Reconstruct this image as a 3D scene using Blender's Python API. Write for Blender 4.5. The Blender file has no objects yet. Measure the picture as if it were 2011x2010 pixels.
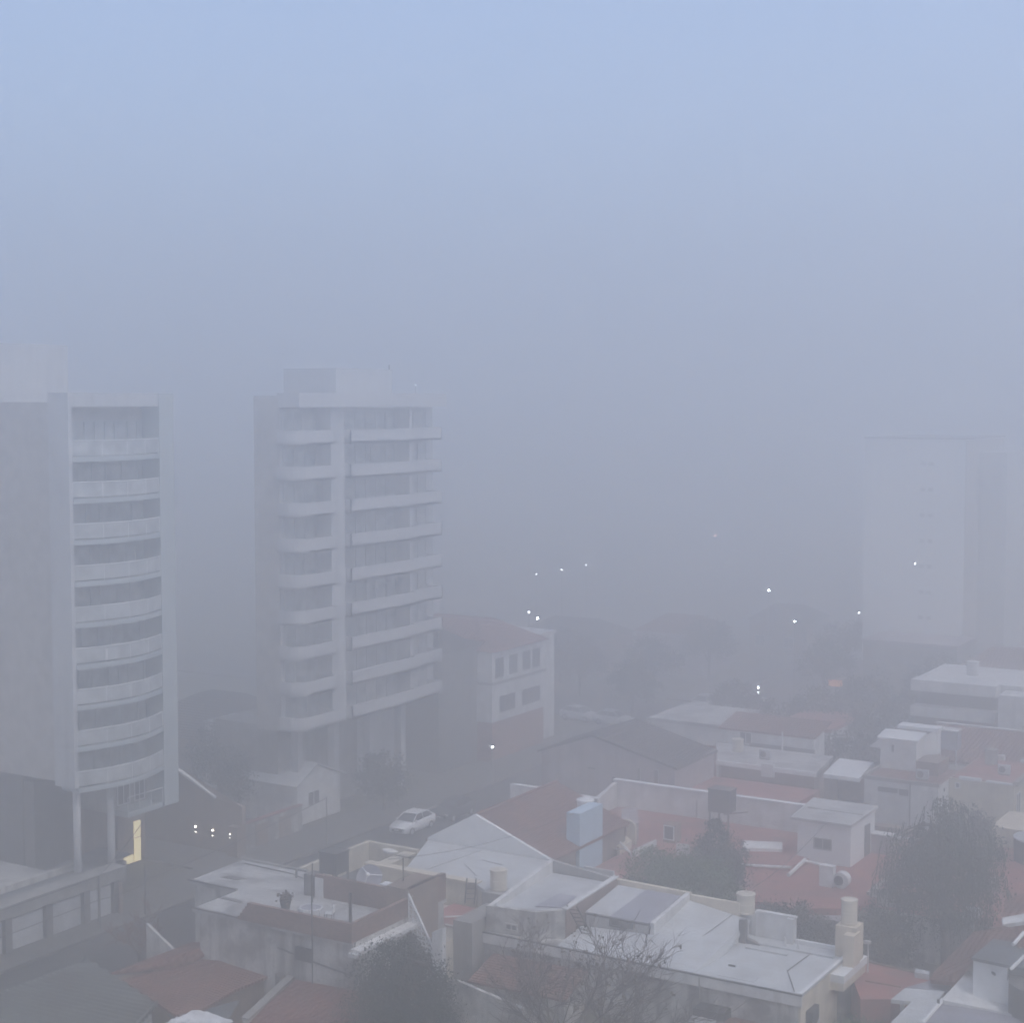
import bpy, bmesh, math, random
from mathutils import Vector, Matrix
random.seed(7)
sc = bpy.context.scene
col = sc.collection
# ------------------------------------------------------------------ materials
MATS = {}
def mat(name, c, rough=0.85, var=0.18, scale=1.2, streak=0.0, dirt=0.0, dirtcol=(0.10, 0.095, 0.085), bump=0.0, kind=None, c2=None, size=0.3, metal=0.0):
    m = bpy.data.materials.new(name); m.use_nodes = True
    nt = m.node_tree; N = nt.nodes; L = nt.links
    b = N['Principled BSDF']; b.inputs['Roughness'].default_value = rough; b.inputs['Metallic'].default_value = metal
    b.inputs['Specular IOR Level'].default_value = 0.3
    g = N.new('ShaderNodeNewGeometry')
    def noise(sc_, det=4, src=None):
        n = N.new('ShaderNodeTexNoise'); n.inputs['Scale'].default_value = sc_; n.inputs['Detail'].default_value = det
        L.new(src or g.outputs['Position'], n.inputs['Vector']); return n
    def mixc(fac, a, b_):
        x = N.new('ShaderNodeMix'); x.data_type = 'RGBA'
        if isinstance(fac, float): x.inputs[0].default_value = fac
        else: L.new(fac, x.inputs[0])
        for i, v in ((6, a), (7, b_)):
            if isinstance(v, tuple): x.inputs[i].default_value = (*v, 1)
            else: L.new(v, x.inputs[i])
        return x.outputs[2]
    def ramp(src, lo, hi):
        r = N.new('ShaderNodeMapRange'); r.inputs[1].default_value = lo; r.inputs[2].default_value = hi; L.new(src, r.inputs[0]); return r.outputs[0]
    n1 = noise(scale)
    lo = tuple(max(0, v*(1-var)) for v in c); hi = tuple(min(1, v*(1+var)) for v in c)
    out = mixc(ramp(n1.outputs[0], 0.3, 0.7), lo, hi)
    hgt = None
    def axis_sum():
        s = N.new('ShaderNodeSeparateXYZ'); L.new(g.outputs['Position'], s.inputs[0])
        a = N.new('ShaderNodeMath'); a.operation = 'ADD'; L.new(s.outputs[0], a.inputs[0]); L.new(s.outputs[1], a.inputs[1])
        cmb = N.new('ShaderNodeCombineXYZ'); L.new(a.outputs[0], cmb.inputs[0]); L.new(s.outputs[2], cmb.inputs[1]); return cmb.outputs[0], s
    if kind == 'brick':
        v, s = axis_sum(); t = N.new('ShaderNodeTexBrick'); L.new(v, t.inputs[0])
        t.inputs['Scale'].default_value = 1.0; t.inputs['Brick Width'].default_value = size; t.inputs['Row Height'].default_value = size*0.42
        t.inputs['Mortar Size'].default_value = 0.012
        t.inputs['Color1'].default_value = (*lo, 1); t.inputs['Color2'].default_value = (*hi, 1); t.inputs['Mortar'].default_value = (*(c2 or (0.3, 0.28, 0.25)), 1)
        out = mixc(0.65, out, t.outputs[0])
    if kind in ('tile_x', 'tile_y'):      # clay tiles: channels run down the slope, courses cross it
        s = N.new('ShaderNodeSeparateXYZ'); L.new(g.outputs['Position'], s.inputs[0])
        ch, co = (1, 0) if kind == 'tile_x' else (0, 1)
        def wave(o, f):
            a = N.new('ShaderNodeMath'); a.operation = 'MULTIPLY'; L.new(s.outputs[o], a.inputs[0]); a.inputs[1].default_value = f
            q = N.new('ShaderNodeMath'); q.operation = 'SINE'; L.new(a.outputs[0], q.inputs[0]); return q.outputs[0]
        w1 = wave(ch, 2*math.pi/size); w2 = wave(co, 2*math.pi/0.38)
        ad = N.new('ShaderNodeMath'); ad.operation = 'ADD'; L.new(w1, ad.inputs[0]); L.new(w2, ad.inputs[1]); hgt = ad.outputs[0]
        out = mixc(ramp(noise(9, 2).outputs[0], 0.35, 0.65), out, tuple(v*0.6 for v in c))
    if streak:
        mp = N.new('ShaderNodeMapping'); mp.inputs['Scale'].default_value = (2.2, 2.2, 0.16); L.new(g.outputs['Position'], mp.inputs[0])
        n2 = noise(1.0, 5, mp.outputs[0]); f = N.new('ShaderNodeMath'); f.operation = 'MULTIPLY'; f.inputs[1].default_value = streak
        L.new(ramp(n2.outputs[0], 0.48, 0.7), f.inputs[0]); out = mixc(f.outputs[0], out, dirtcol)
    if dirt:
        n3 = noise(0.55, 8); f = N.new('ShaderNodeMath'); f.operation = 'MULTIPLY'; f.inputs[1].default_value = dirt
        L.new(ramp(n3.outputs[0], 0.5, 0.62), f.inputs[0]); out = mixc(f.outputs[0], out, dirtcol)
        n4 = noise(5.5, 8); f = N.new('ShaderNodeMath'); f.operation = 'MULTIPLY'; f.inputs[1].default_value = dirt*0.6
        L.new(ramp(n4.outputs[0], 0.55, 0.7), f.inputs[0]); out = mixc(f.outputs[0], out, dirtcol)
    if kind == 'seams':                   # lapped strips of membrane, each seam a thin darker line
        s = N.new('ShaderNodeSeparateXYZ'); L.new(g.outputs['Position'], s.inputs[0]); w_ = noise(0.6, 3)
        a = N.new('ShaderNodeMath'); a.operation = 'MULTIPLY_ADD'; L.new(w_.outputs[0], a.inputs[0]); a.inputs[1].default_value = 0.25; L.new(s.outputs[1], a.inputs[2])
        f_ = N.new('ShaderNodeMath'); f_.operation = 'PINGPONG'; L.new(a.outputs[0], f_.inputs[0]); f_.inputs[1].default_value = 0.55
        t_ = N.new('ShaderNodeMath'); t_.operation = 'LESS_THAN'; L.new(f_.outputs[0], t_.inputs[0]); t_.inputs[1].default_value = 0.03
        m2 = N.new('ShaderNodeMath'); m2.operation = 'MULTIPLY'; L.new(t_.outputs[0], m2.inputs[0]); m2.inputs[1].default_value = 0.35
        out = mixc(m2.outputs[0], out, dirtcol)
        mp2 = N.new('ShaderNodeMapping'); mp2.inputs['Scale'].default_value = (0.5, 3.0, 1); L.new(g.outputs['Position'], mp2.inputs[0]); n5 = noise(2.2, 7, mp2.outputs[0])
        m3 = N.new('ShaderNodeMath'); m3.operation = 'MULTIPLY'; L.new(ramp(n5.outputs[0], 0.52, 0.75), m3.inputs[0]); m3.inputs[1].default_value = 0.55; out = mixc(m3.outputs[0], out, dirtcol)
    if kind == 'leaf':
        mm = N.new('ShaderNodeMath'); mm.operation = 'MULTIPLY'; L.new(g.outputs['Random Per Island'], mm.inputs[0]); mm.inputs[1].default_value = 0.8
        out = mixc(mm.outputs[0], out, c2 or tuple(v*1.7 for v in c))
    L.new(out, b.inputs['Base Color'])
    if bump or hgt is not None:
        bp = N.new('ShaderNodeBump'); bp.inputs['Strength'].default_value = bump or 0.6; bp.inputs['Distance'].default_value = 0.05
        L.new(hgt if hgt is not None else noise(14, 3).outputs[0], bp.inputs['Height']); L.new(bp.outputs[0], b.inputs['Normal'])
    MATS[name] = m; return m
def glow(name, c, s):
    m = bpy.data.materials.new(name); m.use_nodes = True; b = m.node_tree.nodes['Principled BSDF']
    b.inputs['Base Color'].default_value = (*c, 1); b.inputs['Emission Color'].default_value = (*c, 1); b.inputs['Emission Strength'].default_value = s; m.cycles.emission_sampling = 'NONE' if name.startswith(('lamp', 'head')) else 'AUTO'
    MATS[name] = m; return m
mat('white_membrane', (0.52, 0.54, 0.55), kind='seams', dirt=0.35, dirtcol=(0.36, 0.35, 0.33), var=0.12, scale=0.7)
mat('white_wall', (0.64, 0.64, 0.63), streak=0.45, dirt=0.12, dirtcol=(0.30, 0.29, 0.27))
mat('white_clean', (0.70, 0.71, 0.71), var=0.06, streak=0.12, dirtcol=(0.45, 0.44, 0.42))
mat('stained_wall', (0.50, 0.49, 0.46), streak=0.75, dirt=0.75, dirtcol=(0.13, 0.12, 0.11))
mat('slab_grey', (0.44, 0.44, 0.43), kind='seams', dirt=0.7, dirtcol=(0.17, 0.165, 0.16), scale=0.5)
mat('beige', (0.53, 0.48, 0.38), streak=0.35, dirt=0.15, dirtcol=(0.25, 0.22, 0.18))
mat('cream', (0.60, 0.53, 0.42), streak=0.35, dirt=0.1, dirtcol=(0.30, 0.26, 0.2))
mat('concrete', (0.28, 0.275, 0.26), streak=0.4, dirt=0.3)
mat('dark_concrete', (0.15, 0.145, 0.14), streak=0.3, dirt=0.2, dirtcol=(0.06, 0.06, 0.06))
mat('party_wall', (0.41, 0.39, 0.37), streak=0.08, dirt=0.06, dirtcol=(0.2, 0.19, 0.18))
mat('brick', (0.20, 0.125, 0.10), kind='brick', var=0.35, scale=3, size=0.26, dirt=0.4, dirtcol=(0.09, 0.075, 0.065), c2=(0.22, 0.19, 0.17))
mat('red_brick', (0.28, 0.12, 0.09), kind='brick', var=0.3, scale=2, size=0.26, dirt=0.3, dirtcol=(0.15, 0.08, 0.06), c2=(0.3, 0.22, 0.18))
mat('brown_wall', (0.24, 0.18, 0.14), streak=0.4, dirt=0.2)
mat('red_floor', (0.31, 0.125, 0.11), dirt=0.45, dirtcol=(0.16, 0.10, 0.085), scale=0.8)
mat('tile_brown_x', (0.23, 0.11, 0.085), kind='tile_x', size=0.24, var=0.35, scale=0.6, dirt=0.35, dirtcol=(0.09, 0.07, 0.06))
mat('tile_red_y', (0.22, 0.105, 0.085), kind='tile_y', size=0.24, var=0.3, scale=0.7, dirt=0.4, dirtcol=(0.12, 0.075, 0.06))
mat('tile_red_x', (0.25, 0.115, 0.095), kind='tile_x', size=0.24, var=0.3, scale=0.7, dirt=0.4, dirtcol=(0.12, 0.08, 0.065))
mat('tile_dark_x', (0.085, 0.075, 0.07), kind='tile_x', size=0.3, var=0.25)
mat('light_blue', (0.42, 0.54, 0.64), var=0.08, streak=0.15, dirtcol=(0.25, 0.36, 0.45))
mat('mauve_sheet', (0.30, 0.30, 0.34), var=0.15, dirt=0.3, dirtcol=(0.16, 0.15, 0.15), rough=0.6)
mat('sheet_light', (0.48, 0.49, 0.50), var=0.15, dirt=0.3, dirtcol=(0.25, 0.24, 0.23), rough=0.6)
mat('sheet_dark', (0.13, 0.14, 0.15), var=0.2, dirt=0.4, dirtcol=(0.07, 0.065, 0.06), rough=0.6)
mat('corrugated', (0.11, 0.115, 0.105), var=0.3, scale=0.5, dirt=0.55, dirtcol=(0.08, 0.07, 0.06), rough=0.6)
mat('mauve_wall', (0.36, 0.32, 0.33), streak=0.4, dirt=0.3, dirtcol=(0.2, 0.17, 0.16))
mat('white_tower', (0.74, 0.74, 0.72), var=0.04)
mat('pale_render', (0.36, 0.40, 0.41), var=0.05, streak=0.1, dirtcol=(0.35, 0.37, 0.37))
mat('white_band', (0.46, 0.46, 0.465), var=0.05, streak=0.12, dirtcol=(0.5, 0.49, 0.47))
mat('tower_grey', (0.46, 0.465, 0.47), var=0.08, streak=0.2)
mat('glass', (0.035, 0.04, 0.05), rough=0.12, var=0.3)
mat('tower_glass', (0.38, 0.40, 0.405), rough=0.15, var=0.3)  # pale base colour imitates sky reflection and fog paling the panes
mat('dark', (0.04, 0.04, 0.043), var=0.25)
mat('blind', (0.48, 0.48, 0.46), var=0.2, scale=3)
mat('asphalt', (0.055, 0.056, 0.057), var=0.25, dirt=0.4, dirtcol=(0.03, 0.03, 0.03))
mat('paving', (0.12, 0.117, 0.11), var=0.2, dirt=0.4, dirtcol=(0.13, 0.12, 0.11))
mat('earth', (0.10, 0.095, 0.07), var=0.4, scale=0.4)
mat('bark', (0.075, 0.062, 0.052), var=0.3, scale=5)
mat('twig', (0.085, 0.065, 0.056), var=0.3, scale=5)
mat('red_twig', (0.17, 0.095, 0.075), var=0.3, scale=5)
mat('leaf_mid', (0.045, 0.095, 0.032), kind='leaf', c2=(0.085, 0.13, 0.055), scale=0.8, var=0.4)
mat('leaf_dark', (0.016, 0.028, 0.020), kind='leaf', c2=(0.03, 0.045, 0.031), scale=0.8, var=0.4)
mat('leaf_grey', (0.042, 0.056, 0.040), kind='leaf', c2=(0.08, 0.096, 0.068), scale=0.8, var=0.4)
mat('leaf_brown', (0.075, 0.055, 0.04), kind='leaf', c2=(0.12, 0.09, 0.06))
mat('plastic_cream', (0.58, 0.53, 0.44), var=0.1, streak=0.4, dirtcol=(0.25, 0.22, 0.18), scale=3)
mat('plastic_dark', (0.06, 0.062, 0.065), var=0.2)
mat('iron', (0.07, 0.068, 0.065), var=0.25, rough=0.6)
mat('car_white', (0.78, 0.79, 0.80), var=0.02, rough=0.3)
mat('car_silver', (0.52, 0.53, 0.55), var=0.03, rough=0.3)
mat('rubber', (0.03, 0.03, 0.03), var=0.2)
mat('tarp', (0.66, 0.67, 0.68), var=0.25, scale=2.5, dirt=0.4, dirtcol=(0.3, 0.3, 0.3))
glow('lamp_white', (0.86, 0.95, 1.0), 16); glow('lamp_dim', (0.9, 0.95, 1.0), 5); glow('lamp_red', (1.0, 0.6, 0.55), 5)
glow('lamp_orange', (1.0, 0.42, 0.22), 0.36); glow('wall_lamp', (1.0, 0.93, 0.8), 6); glow('lobby_light', (0.92, 0.78, 0.42), 0.5); glow('headlamp', (0.95, 1.0, 1.0), 14)

# ------------------------------------------------------------------ mesh building
LOC = {}
class MB:
    def __init__(s): s.v = []; s.f = []
    def quad(s, *p):
        i = len(s.v); s.v += [tuple(q) for q in p]; s.f.append(tuple(range(i, i+len(p)))); return s
    def hexa(s, a, b):                       # a: bottom ring, b: top ring
        n = len(a); i = len(s.v); s.v += [tuple(q) for q in a] + [tuple(q) for q in b]
        s.f.append(tuple(i+k for k in reversed(range(n)))); s.f.append(tuple(i+n+k for k in range(n)))
        for k in range(n):
            k2 = (k+1) % n; s.f.append((i+k, i+k2, i+n+k2, i+n+k))
        return s
    def box(s, x0, x1, y0, y1, z0, z1):
        x0, x1 = sorted((x0, x1)); y0, y1 = sorted((y0, y1)); r = [(x0, y0), (x1, y0), (x1, y1), (x0, y1)]
        return s.hexa([(*q, z0) for q in r], [(*q, z1) for q in r])
    def prism(s, top, z0=None, th=None):     # top: 3-D polygon seen from above; down to z0, or th thick
        a = sum(p[0]*q[1]-q[0]*p[1] for p, q in zip(top, top[1:]+top[:1]))
        if a < 0: top = top[::-1]
        return s.hexa([(p[0], p[1], z0 if th is None else p[2]-th) for p in top], top)
    def wall(s, p, q, th, z0, za, zb=None, side=1):
        d = Vector((q[0]-p[0], q[1]-p[1])); n = Vector((-d.y, d.x)).normalized()*th*side; zb = za if zb is None else zb
        return s.prism([(p[0], p[1], za), (q[0], q[1], zb), (q[0]+n.x, q[1]+n.y, zb), (p[0]+n.x, p[1]+n.y, za)], z0)
    def tube(s, p, q, r0, r1=None, n=6):
        p, q = Vector(p), Vector(q); r1 = r0 if r1 is None else r1; d = (q-p)
        if d.length < 1e-6: return s
        d.normalize(); u = d.orthogonal().normalized(); w = d.cross(u)
        ring = lambda c, r: [tuple(c + (u*math.cos(2*math.pi*k/n)+w*math.sin(2*math.pi*k/n))*r) for k in range(n)]
        return s.hexa(ring(p, r0), ring(q, r1))
    def path(s, pts, r, n=5):
        for a, b in zip(pts, pts[1:]): s.tube(a, b, r, r, n)
        return s
    def lathe(s, c, prof, n=20):
        i = len(s.v); m = len(prof)
        for r, z in prof: s.v += [(c[0]+r*math.cos(2*math.pi*k/n), c[1]+r*math.sin(2*math.pi*k/n), c[2]+z) for k in range(n)]
        for j in range(m-1):
            for k in range(n):
                k2 = (k+1) % n; s.f.append((i+j*n+k, i+j*n+k2, i+(j+1)*n+k2, i+(j+1)*n+k))
        s.f.append(tuple(i+k for k in reversed(range(n)))); s.f.append(tuple(i+(m-1)*n+k for k in range(n))); return s
    def ball(s, c, r, n=8, rz=None):
        rz = rz or r
        return s.lathe(c, [(max(1e-3, r*math.sin(math.pi*k/n)), -rz*math.cos(math.pi*k/n)) for k in range(n+1)], n*2)
    def build(s, name, m, parent=None, smooth=False):
        o = LOC.get(parent.name, Vector((0, 0, 0))) if parent else Vector((0, 0, 0))
        me = bpy.data.meshes.new(name); me.from_pydata([(v[0]-o.x, v[1]-o.y, v[2]-o.z) for v in s.v], [], s.f); me.update()
        if smooth:
            for p in me.polygons: p.use_smooth = True
        me.materials.append(MATS[m]); ob = bpy.data.objects.new(name, me); col.objects.link(ob)
        if parent: ob.parent = parent; LOC[ob.name] = o
        return ob
def tag(o, label, cat, group=None, kind=None):
    if label: o['label'] = label
    if cat: o['category'] = cat
    if group: o['group'] = group
    if kind: o['kind'] = kind
    return o
def thing(name, label, cat, loc=(0, 0, 0), rz=0, group=None):
    o = bpy.data.objects.new(name, None); o.empty_display_size = 0.3; col.objects.link(o); o.location = loc; o.rotation_euler = (0, 0, rz)
    LOC[o.name] = Vector(loc); return tag(o, label, cat, group, 'thing')
def local_thing(name, label, cat, group=None):      # parts are modelled round the origin, then the thing is moved
    o = thing(name, label, cat, (0, 0, 0), 0, group); return o
def dup(src, loc, rz=0, label=None, group=None, scale=None):
    r = src.copy(); col.objects.link(r); r.location = loc; r.rotation_euler = (0, 0, rz)
    if scale: r.scale = (scale,)*3
    if label: r['label'] = label
    if group: r['group'] = group
    for ch in list(src.children):
        c = ch.copy(); col.objects.link(c); c.parent = r
        for g in list(ch.children):
            d = g.copy(); col.objects.link(d); d.parent = c
    return r
def struct(name, mb, m): return tag(mb.build(name, m), None, None, kind='structure')
def win(par, axis, c, a0, a1, z0, z1, pane='glass', frame='white_clean', bars=1, name='window'):
    f = MB(); t = 0.07; s = 1 if axis == 'X' else -1
    def bx(mb, b0, b1, q0, q1, d0, d1):
        lo, hi = c+s*d0, c+s*d1
        mb.box(lo, hi, b0, b1, q0, q1) if axis == 'X' else mb.box(b0, b1, lo, hi, q0, q1)
    bx(f, a0, a1, z0, z0+t, -0.03, 0.07); bx(f, a0, a1, z1-t, z1, -0.03, 0.05); bx(f, a0, a0+t, z0+t, z1-t, -0.03, 0.05); bx(f, a1-t, a1, z0+t, z1-t, -0.03, 0.05)
    for k in range(1, bars+1):
        m_ = a0+(a1-a0)*k/(bars+1); bx(f, m_-0.025, m_+0.025, z0+t, z1-t, -0.03, 0.04)
    fo = f.build(name, frame, par); p = MB(); bx(p, a0+t, a1-t, z0+t, z1-t, -0.03, 0.012); p.build('pane', pane, fo); return fo

# ------------------------------------------------------------------ ground, streets
g = MB(); g.quad((-1600, -1600, -0.06), (1600, -1600, -0.06), (1600, 1600, -0.06), (-1600, 1600, -0.06)); struct('ground', g, 'earth')
g = MB(); g.quad((-72.3, -40, -0.02), (-64.6, -40, -0.02), (-64.6, 420, -0.02), (-72.3, 420, -0.02)); struct('street', g, 'asphalt')
g = MB(); g.quad((-200, 149, -0.024), (-72.35, 149, -0.024), (-72.35, 158, -0.024), (-200, 158, -0.024)); g.quad((-64.55, 149, -0.024), (60, 149, -0.024), (60, 158, -0.024), (-64.55, 158, -0.024)); struct('cross_street', g, 'asphalt')
for nm, x0, x1, y0, y1 in (('pavement', -77, -72.35, -40, 146.5), ('pavement', -64.55, -62.0, -40, 146.5), ('pavement', -77, -72.35, 160.5, 420), ('pavement', -64.55, -62, 160.5, 420), ('pavement', -62, 60, 146.5, 148.9), ('pavement', -62, 60, 158.1, 160.5), ('pavement', -200, -77, 146.5, 148.9)):
    g = MB(); g.box(x0, x1, y0, y1, -0.3, 0.12); struct(nm, g, 'paving')

# ------------------------------------------------------------------ tower A (left): bowed balconies
ta = thing('apartment_tower', 'left apartment tower with glass-railed bowed balconies beside a dark blank side wall', 'building', (-80, 78, 0))
MB().box(-104, -78.6, 73.2, 82.4, 8.3, 33.0).build('side_wall', 'party_wall', ta)
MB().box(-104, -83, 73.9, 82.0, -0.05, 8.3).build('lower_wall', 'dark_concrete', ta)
MB().box(-104, -86, 73.6, 81.5, 33.0, 37.0).build('roof_room', 'tower_grey', ta)
MB().box(-78.8, -77.0, 72.9, 73.2, 8.1, 33.6).build('wing_wall', 'tower_grey', ta)
MB().box(-78.8, -77.0, 81.1, 82.5, 5.2, 33.6).build('wing_wall', 'pale_render', ta)
MB().box(-78.6, -77.1, 73.2, 81.1, 32.7, 33.6).build('parapet', 'tower_grey', ta)
for x, y in ((-77.6, 73.6), (-77.6, 76.6)): MB().tube((x, y, 0), (x, y, 8.1), 0.25, n=12).build('column', 'tower_grey', ta, True)
def bow(y0, y1, d, n=12): return [(-77.0 + d*math.sin(math.pi*k/n), y0+(y1-y0)*k/n) for k in range(n+1)]
rnd = random.Random(3)
for k in range(10):
    z = 7.75+2.68*k
    if z > 31: break
    arc = bow(73.25, 81.05, 0.95)
    MB().prism([(-78.55, 73.25, z+0.32)] + [(x, y, z+0.32) for x, y in arc] + [(-78.55, 81.05, z+0.32)], z).build('balcony', 'pale_render', ta)
    r = MB(); a2 = [(x-0.06, y, z+1.36) for x, y in arc]; r.path(a2, 0.035)
    for i in range(0, len(a2), 3): r.tube((a2[i][0], a2[i][1], z+0.32), a2[i], 0.025)
    rail = r.build('railing', 'white_clean', ta)
    gl = MB().prism([(x, y, z+1.3) for x, y, _ in a2] + [(x-0.015, y, z+1.3) for x, y, _ in reversed(a2)], z+0.42)
    gl.build('glass_panel', 'tower_glass', rail)
    wf = MB(); y = 73.6
    while y < 80.9:
        wf.box(-78.55, -78.42, y-0.04, y+0.04, z+0.34, z+2.55); y += rnd.choice((0.9, 1.2, 1.5))
    wf.box(-78.56, -78.4, 73.3, 81.0, z+2.5, z+2.6).box(-78.56, -78.4, 73.3, 81.0, z+0.3, z+0.37); w = wf.build('window', 'pale_render', ta)
    MB().box(-78.595, -78.5, 73.3, 81.0, z+0.34, z+2.5).build('pane', 'tower_glass', w)
    if k in (0, 3): 
        b = MB(); y = 76.2 if k == 0 else 75.2; b.box(-76.55, -76.35, y, y+1.9, z+0.45, z+1.15); b.build('hung_cloth', 'white_clean', rail)
b = MB().box(-78.6, -77.05, 77.6, 81.05, 5.15, 5.5); b.build('balcony', 'pale_render', ta)
r = MB(); r.path([(-77.1, 77.7, 6.5), (-77.1, 81.0, 6.5)], 0.035); [r.tube((-77.1, y, 5.5), (-77.1, y, 6.5), 0.025) for y in (77.7, 78.8, 79.9, 81.0)]; r.build('railing', 'white_clean', ta)
MB().box(-83, -78.6, 77.6, 82.4, 5.2, 8.3).build('lower_wall', 'concrete', ta)
win(ta, 'X', -78.6, 78.2, 79.4, 5.6, 7.4); win(ta, 'X', -78.6, 79.8, 80.8, 5.6, 7.4)
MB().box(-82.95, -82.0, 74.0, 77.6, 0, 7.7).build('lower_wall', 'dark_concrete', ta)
d = MB().box(-82.0, -81.9, 83.15, 83.75, 0.05, 2.95).build('entrance_door', 'lobby_light', ta)
MB().box(-81.9, -81.86, 83.15, 83.75, 1.75, 1.81).build('rail', 'iron', d)
MB().box(-83.0, -82.0, 77.6, 84.3, 0.0, 5.15).build('lobby_wall', 'brown_wall', ta)
MB().box(-81.98, -81.9, 82.1, 83.0, 0.05, 0.6).build('entrance_light', 'lobby_light', ta)
MB().box(-81.8, -81.3, 80.85, 81.15, 0.0, 5.1).build('column', 'brown_wall', ta)

# brown neighbour of tower A with wall lamps
bh = thing('boundary_wall', 'tall brown side wall with sloping pale coping and wall lamps right of the left tower', 'wall', (-80, 88, 0))
MB().prism([(-76.2, 88.2, 3.7), (-78.7, 88.2, 4.0), (-84, 88.2, 6.3), (-95, 88.2, 6.3), (-95, 88.6, 6.3), (-84, 88.6, 6.3), (-78.7, 88.6, 4.0), (-76.2, 88.6, 3.7)], -0.05).build('wall', 'brown_wall', bh)
MB().prism([(-78.7, 88.05, 4.16), (-84, 88.05, 6.46), (-84, 88.4, 6.46), (-78.7, 88.4, 4.16)], th=0.14).build('coping', 'white_wall', bh)
MB().box(-77.0, -76.1, 87.5, 88.15, 0, 2.3).build('gate_pillar', 'brown_wall', bh)
MB().prism([(-77, 84, 0.11), (-77, 88.1, 0.11), (-90, 88.1, 0.11), (-90, 84, 0.11)], -0.05).build('driveway', 'paving', bh)
lp = local_thing('wall_lamp', None, 'wall lamp', 'lamps along the brown side wall')
MB().box(-0.09, 0.09, -0.12, 0.0, -0.14, 0.14).build('housing', 'iron', lp); MB().box(-0.05, 0.05, -0.11, -0.02, 0.15, 0.27).build('bulb', 'wall_lamp', lp); MB().box(-0.035, 0.035, -0.11, -0.04, -0.21, -0.15).build('bulb', 'wall_lamp', lp)
lp.location = (-80.6, 88.15, 1.45); lp['label'] = 'lit wall lamp on the brown side wall, closest to the lit tower entrance'
dup(lp, (-78.95, 88.15, 1.4), 0, 'middle one of the three lit lamps on the brown side wall')
q = dup(lp, (-76.7, 87.44, 1.65), 0, 'lit lamp by the gate pillar at the end of the brown wall', scale=0.6)

# ------------------------------------------------------------------ tower B (centre left)
tb = thing('apartment_tower', 'faint broad apartment tower with white banded balconies rising in the fog', 'building', (-84, 106, 0))
MB().box(-81.5, -79.0, 96.3, 117.2, 7.5, 33.5).box(-87, -81.5, 108.0, 116.5, -0.05, 33.4).build('wall', 'tower_grey', tb); MB().box(-81.5, -79.05, 96.2, 96.3, 7.5, 33.4).build('side_wall', 'party_wall', tb)
MB().box(-86.9, -80.5, 97.5, 107.9, -0.05, 7.5).build('lower_wall', 'concrete', tb)
for y in (98.3, 103.0, 107.8, 112.3): MB().box(-79.6, -78.9, y-0.3, y+0.3, 0, 7.4).build('column', 'tower_grey', tb)
MB().box(-86.5, -81, 106, 114, 33.4, 35.8).build('roof_room', 'tower_grey', tb)
MB().tube((-81.2, 113.8, 33.5), (-81.2, 113.8, 36.2), 0.07).build('mast', 'iron', tb)
def band(y0, y1, x, z, corner=False):
    m_ = MB()
    if corner:
        o = [(-79.05, y0+0.1)] + [(x-1.3+1.3*math.sin(math.pi/2*k/6), y0+1.4-1.3*math.cos(math.pi/2*k/6)) for k in range(7)] + [(x, y1), (-79.1, y1)]
    else: o = [(-79.1, y0), (x, y0), (x, y1), (-79.1, y1)]
    m_.prism([(a, b, z+0.2) for a, b in o], z)
    i = [(a, b) for a, b in o]
    for (a, b), (c_, d_) in zip(i[:-1], i[1:]):
        m_.wall((a, b), (c_, d_), 0.14, z, z+1.12)
    return m_.build('balcony', 'white_band', tb)
for k in range(9):
    z = 7.55+2.77*k
    band(95.9, 100.7, -77.0, z, True); band(102.6, 111.8, -77.0, z)
    if k > 0 or True: band(111.9, 116.3, -77.45, z + (0.02 if k else 0.0))
    for y0, y1 in ((96.6, 100.5), (103.0, 111.4), (112.3, 116.0)):
        f = MB(); n = max(3, int((y1-y0)/1.3))
        for i in range(n+1): f.box(-79.0, -78.9, y0+(y1-y0)*i/n-0.03, y0+(y1-y0)*i/n+0.03, z+0.22, z+2.6)
        f.box(-79.01, -78.89, y0, y1, z+2.55, z+2.65).box(-79.01, -78.89, y0, y1, z+0.18, z+0.26); w = f.build('window', 'tower_grey', tb); MB().box(-79.02, -78.96, y0, y1, z+0.22, z+2.6).build('pane', 'tower_glass', w)
        if rnd.random() < 0.45:
            a = y0+(y1-y0)*rnd.uniform(0.1, 0.7); MB().box(-78.95, -78.86, a, a+1.3, z+1.2, z+2.5).build('blind', 'blind', w)
for y0, y1 in ((100.75, 102.55), (111.55, 112.0)): MB().box(-79.1, -77.55, y0, y1, 7.5, 33.6).build('pier', 'tower_grey', tb)
MB().tube((-79.6, 115.5, 33.6), (-79.6, 115.5, 34.5), 0.04).box(-79.2, -77.05, 96.2, 116.5, 32.6, 33.7).build('parapet', 'white_band', tb)

# ------------------------------------------------------------------ tower C (right): blank white end wall
tc = thing('apartment_tower', 'distant slab tower with blank pale end wall standing in fog on the right', 'building', (-53, 178, 0))
MB().box(-58.6, -47.5, 172.3, 188, -0.05, 29).build('wall', 'white_tower', tc); MB().box(-58.7, -47.3, 172.2, 188.1, 29.0, 29.15).build('roof', 'concrete', tc)  # darker roof slab added to dull the bright sunlit top edge
for k in range(7): 
    for dx in (0, 0.85): win(tc, 'Y', 172.3, -52.35+dx, -51.75+dx, 9.3+2.8*k, 9.75+2.8*k, bars=0, frame='tower_grey', pane='concrete')
MB().box(-47.5, -47.38, 172.32, 188, -0.05, 28.9).build('side_wall', 'party_wall', tc); MB().box(-47.37, -44.4, 177.5, 192, -0.05, 27.5).build('side_block', 'tower_grey', tc)  # side_wall is a darker skin that paints shade onto the sunlit face
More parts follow.
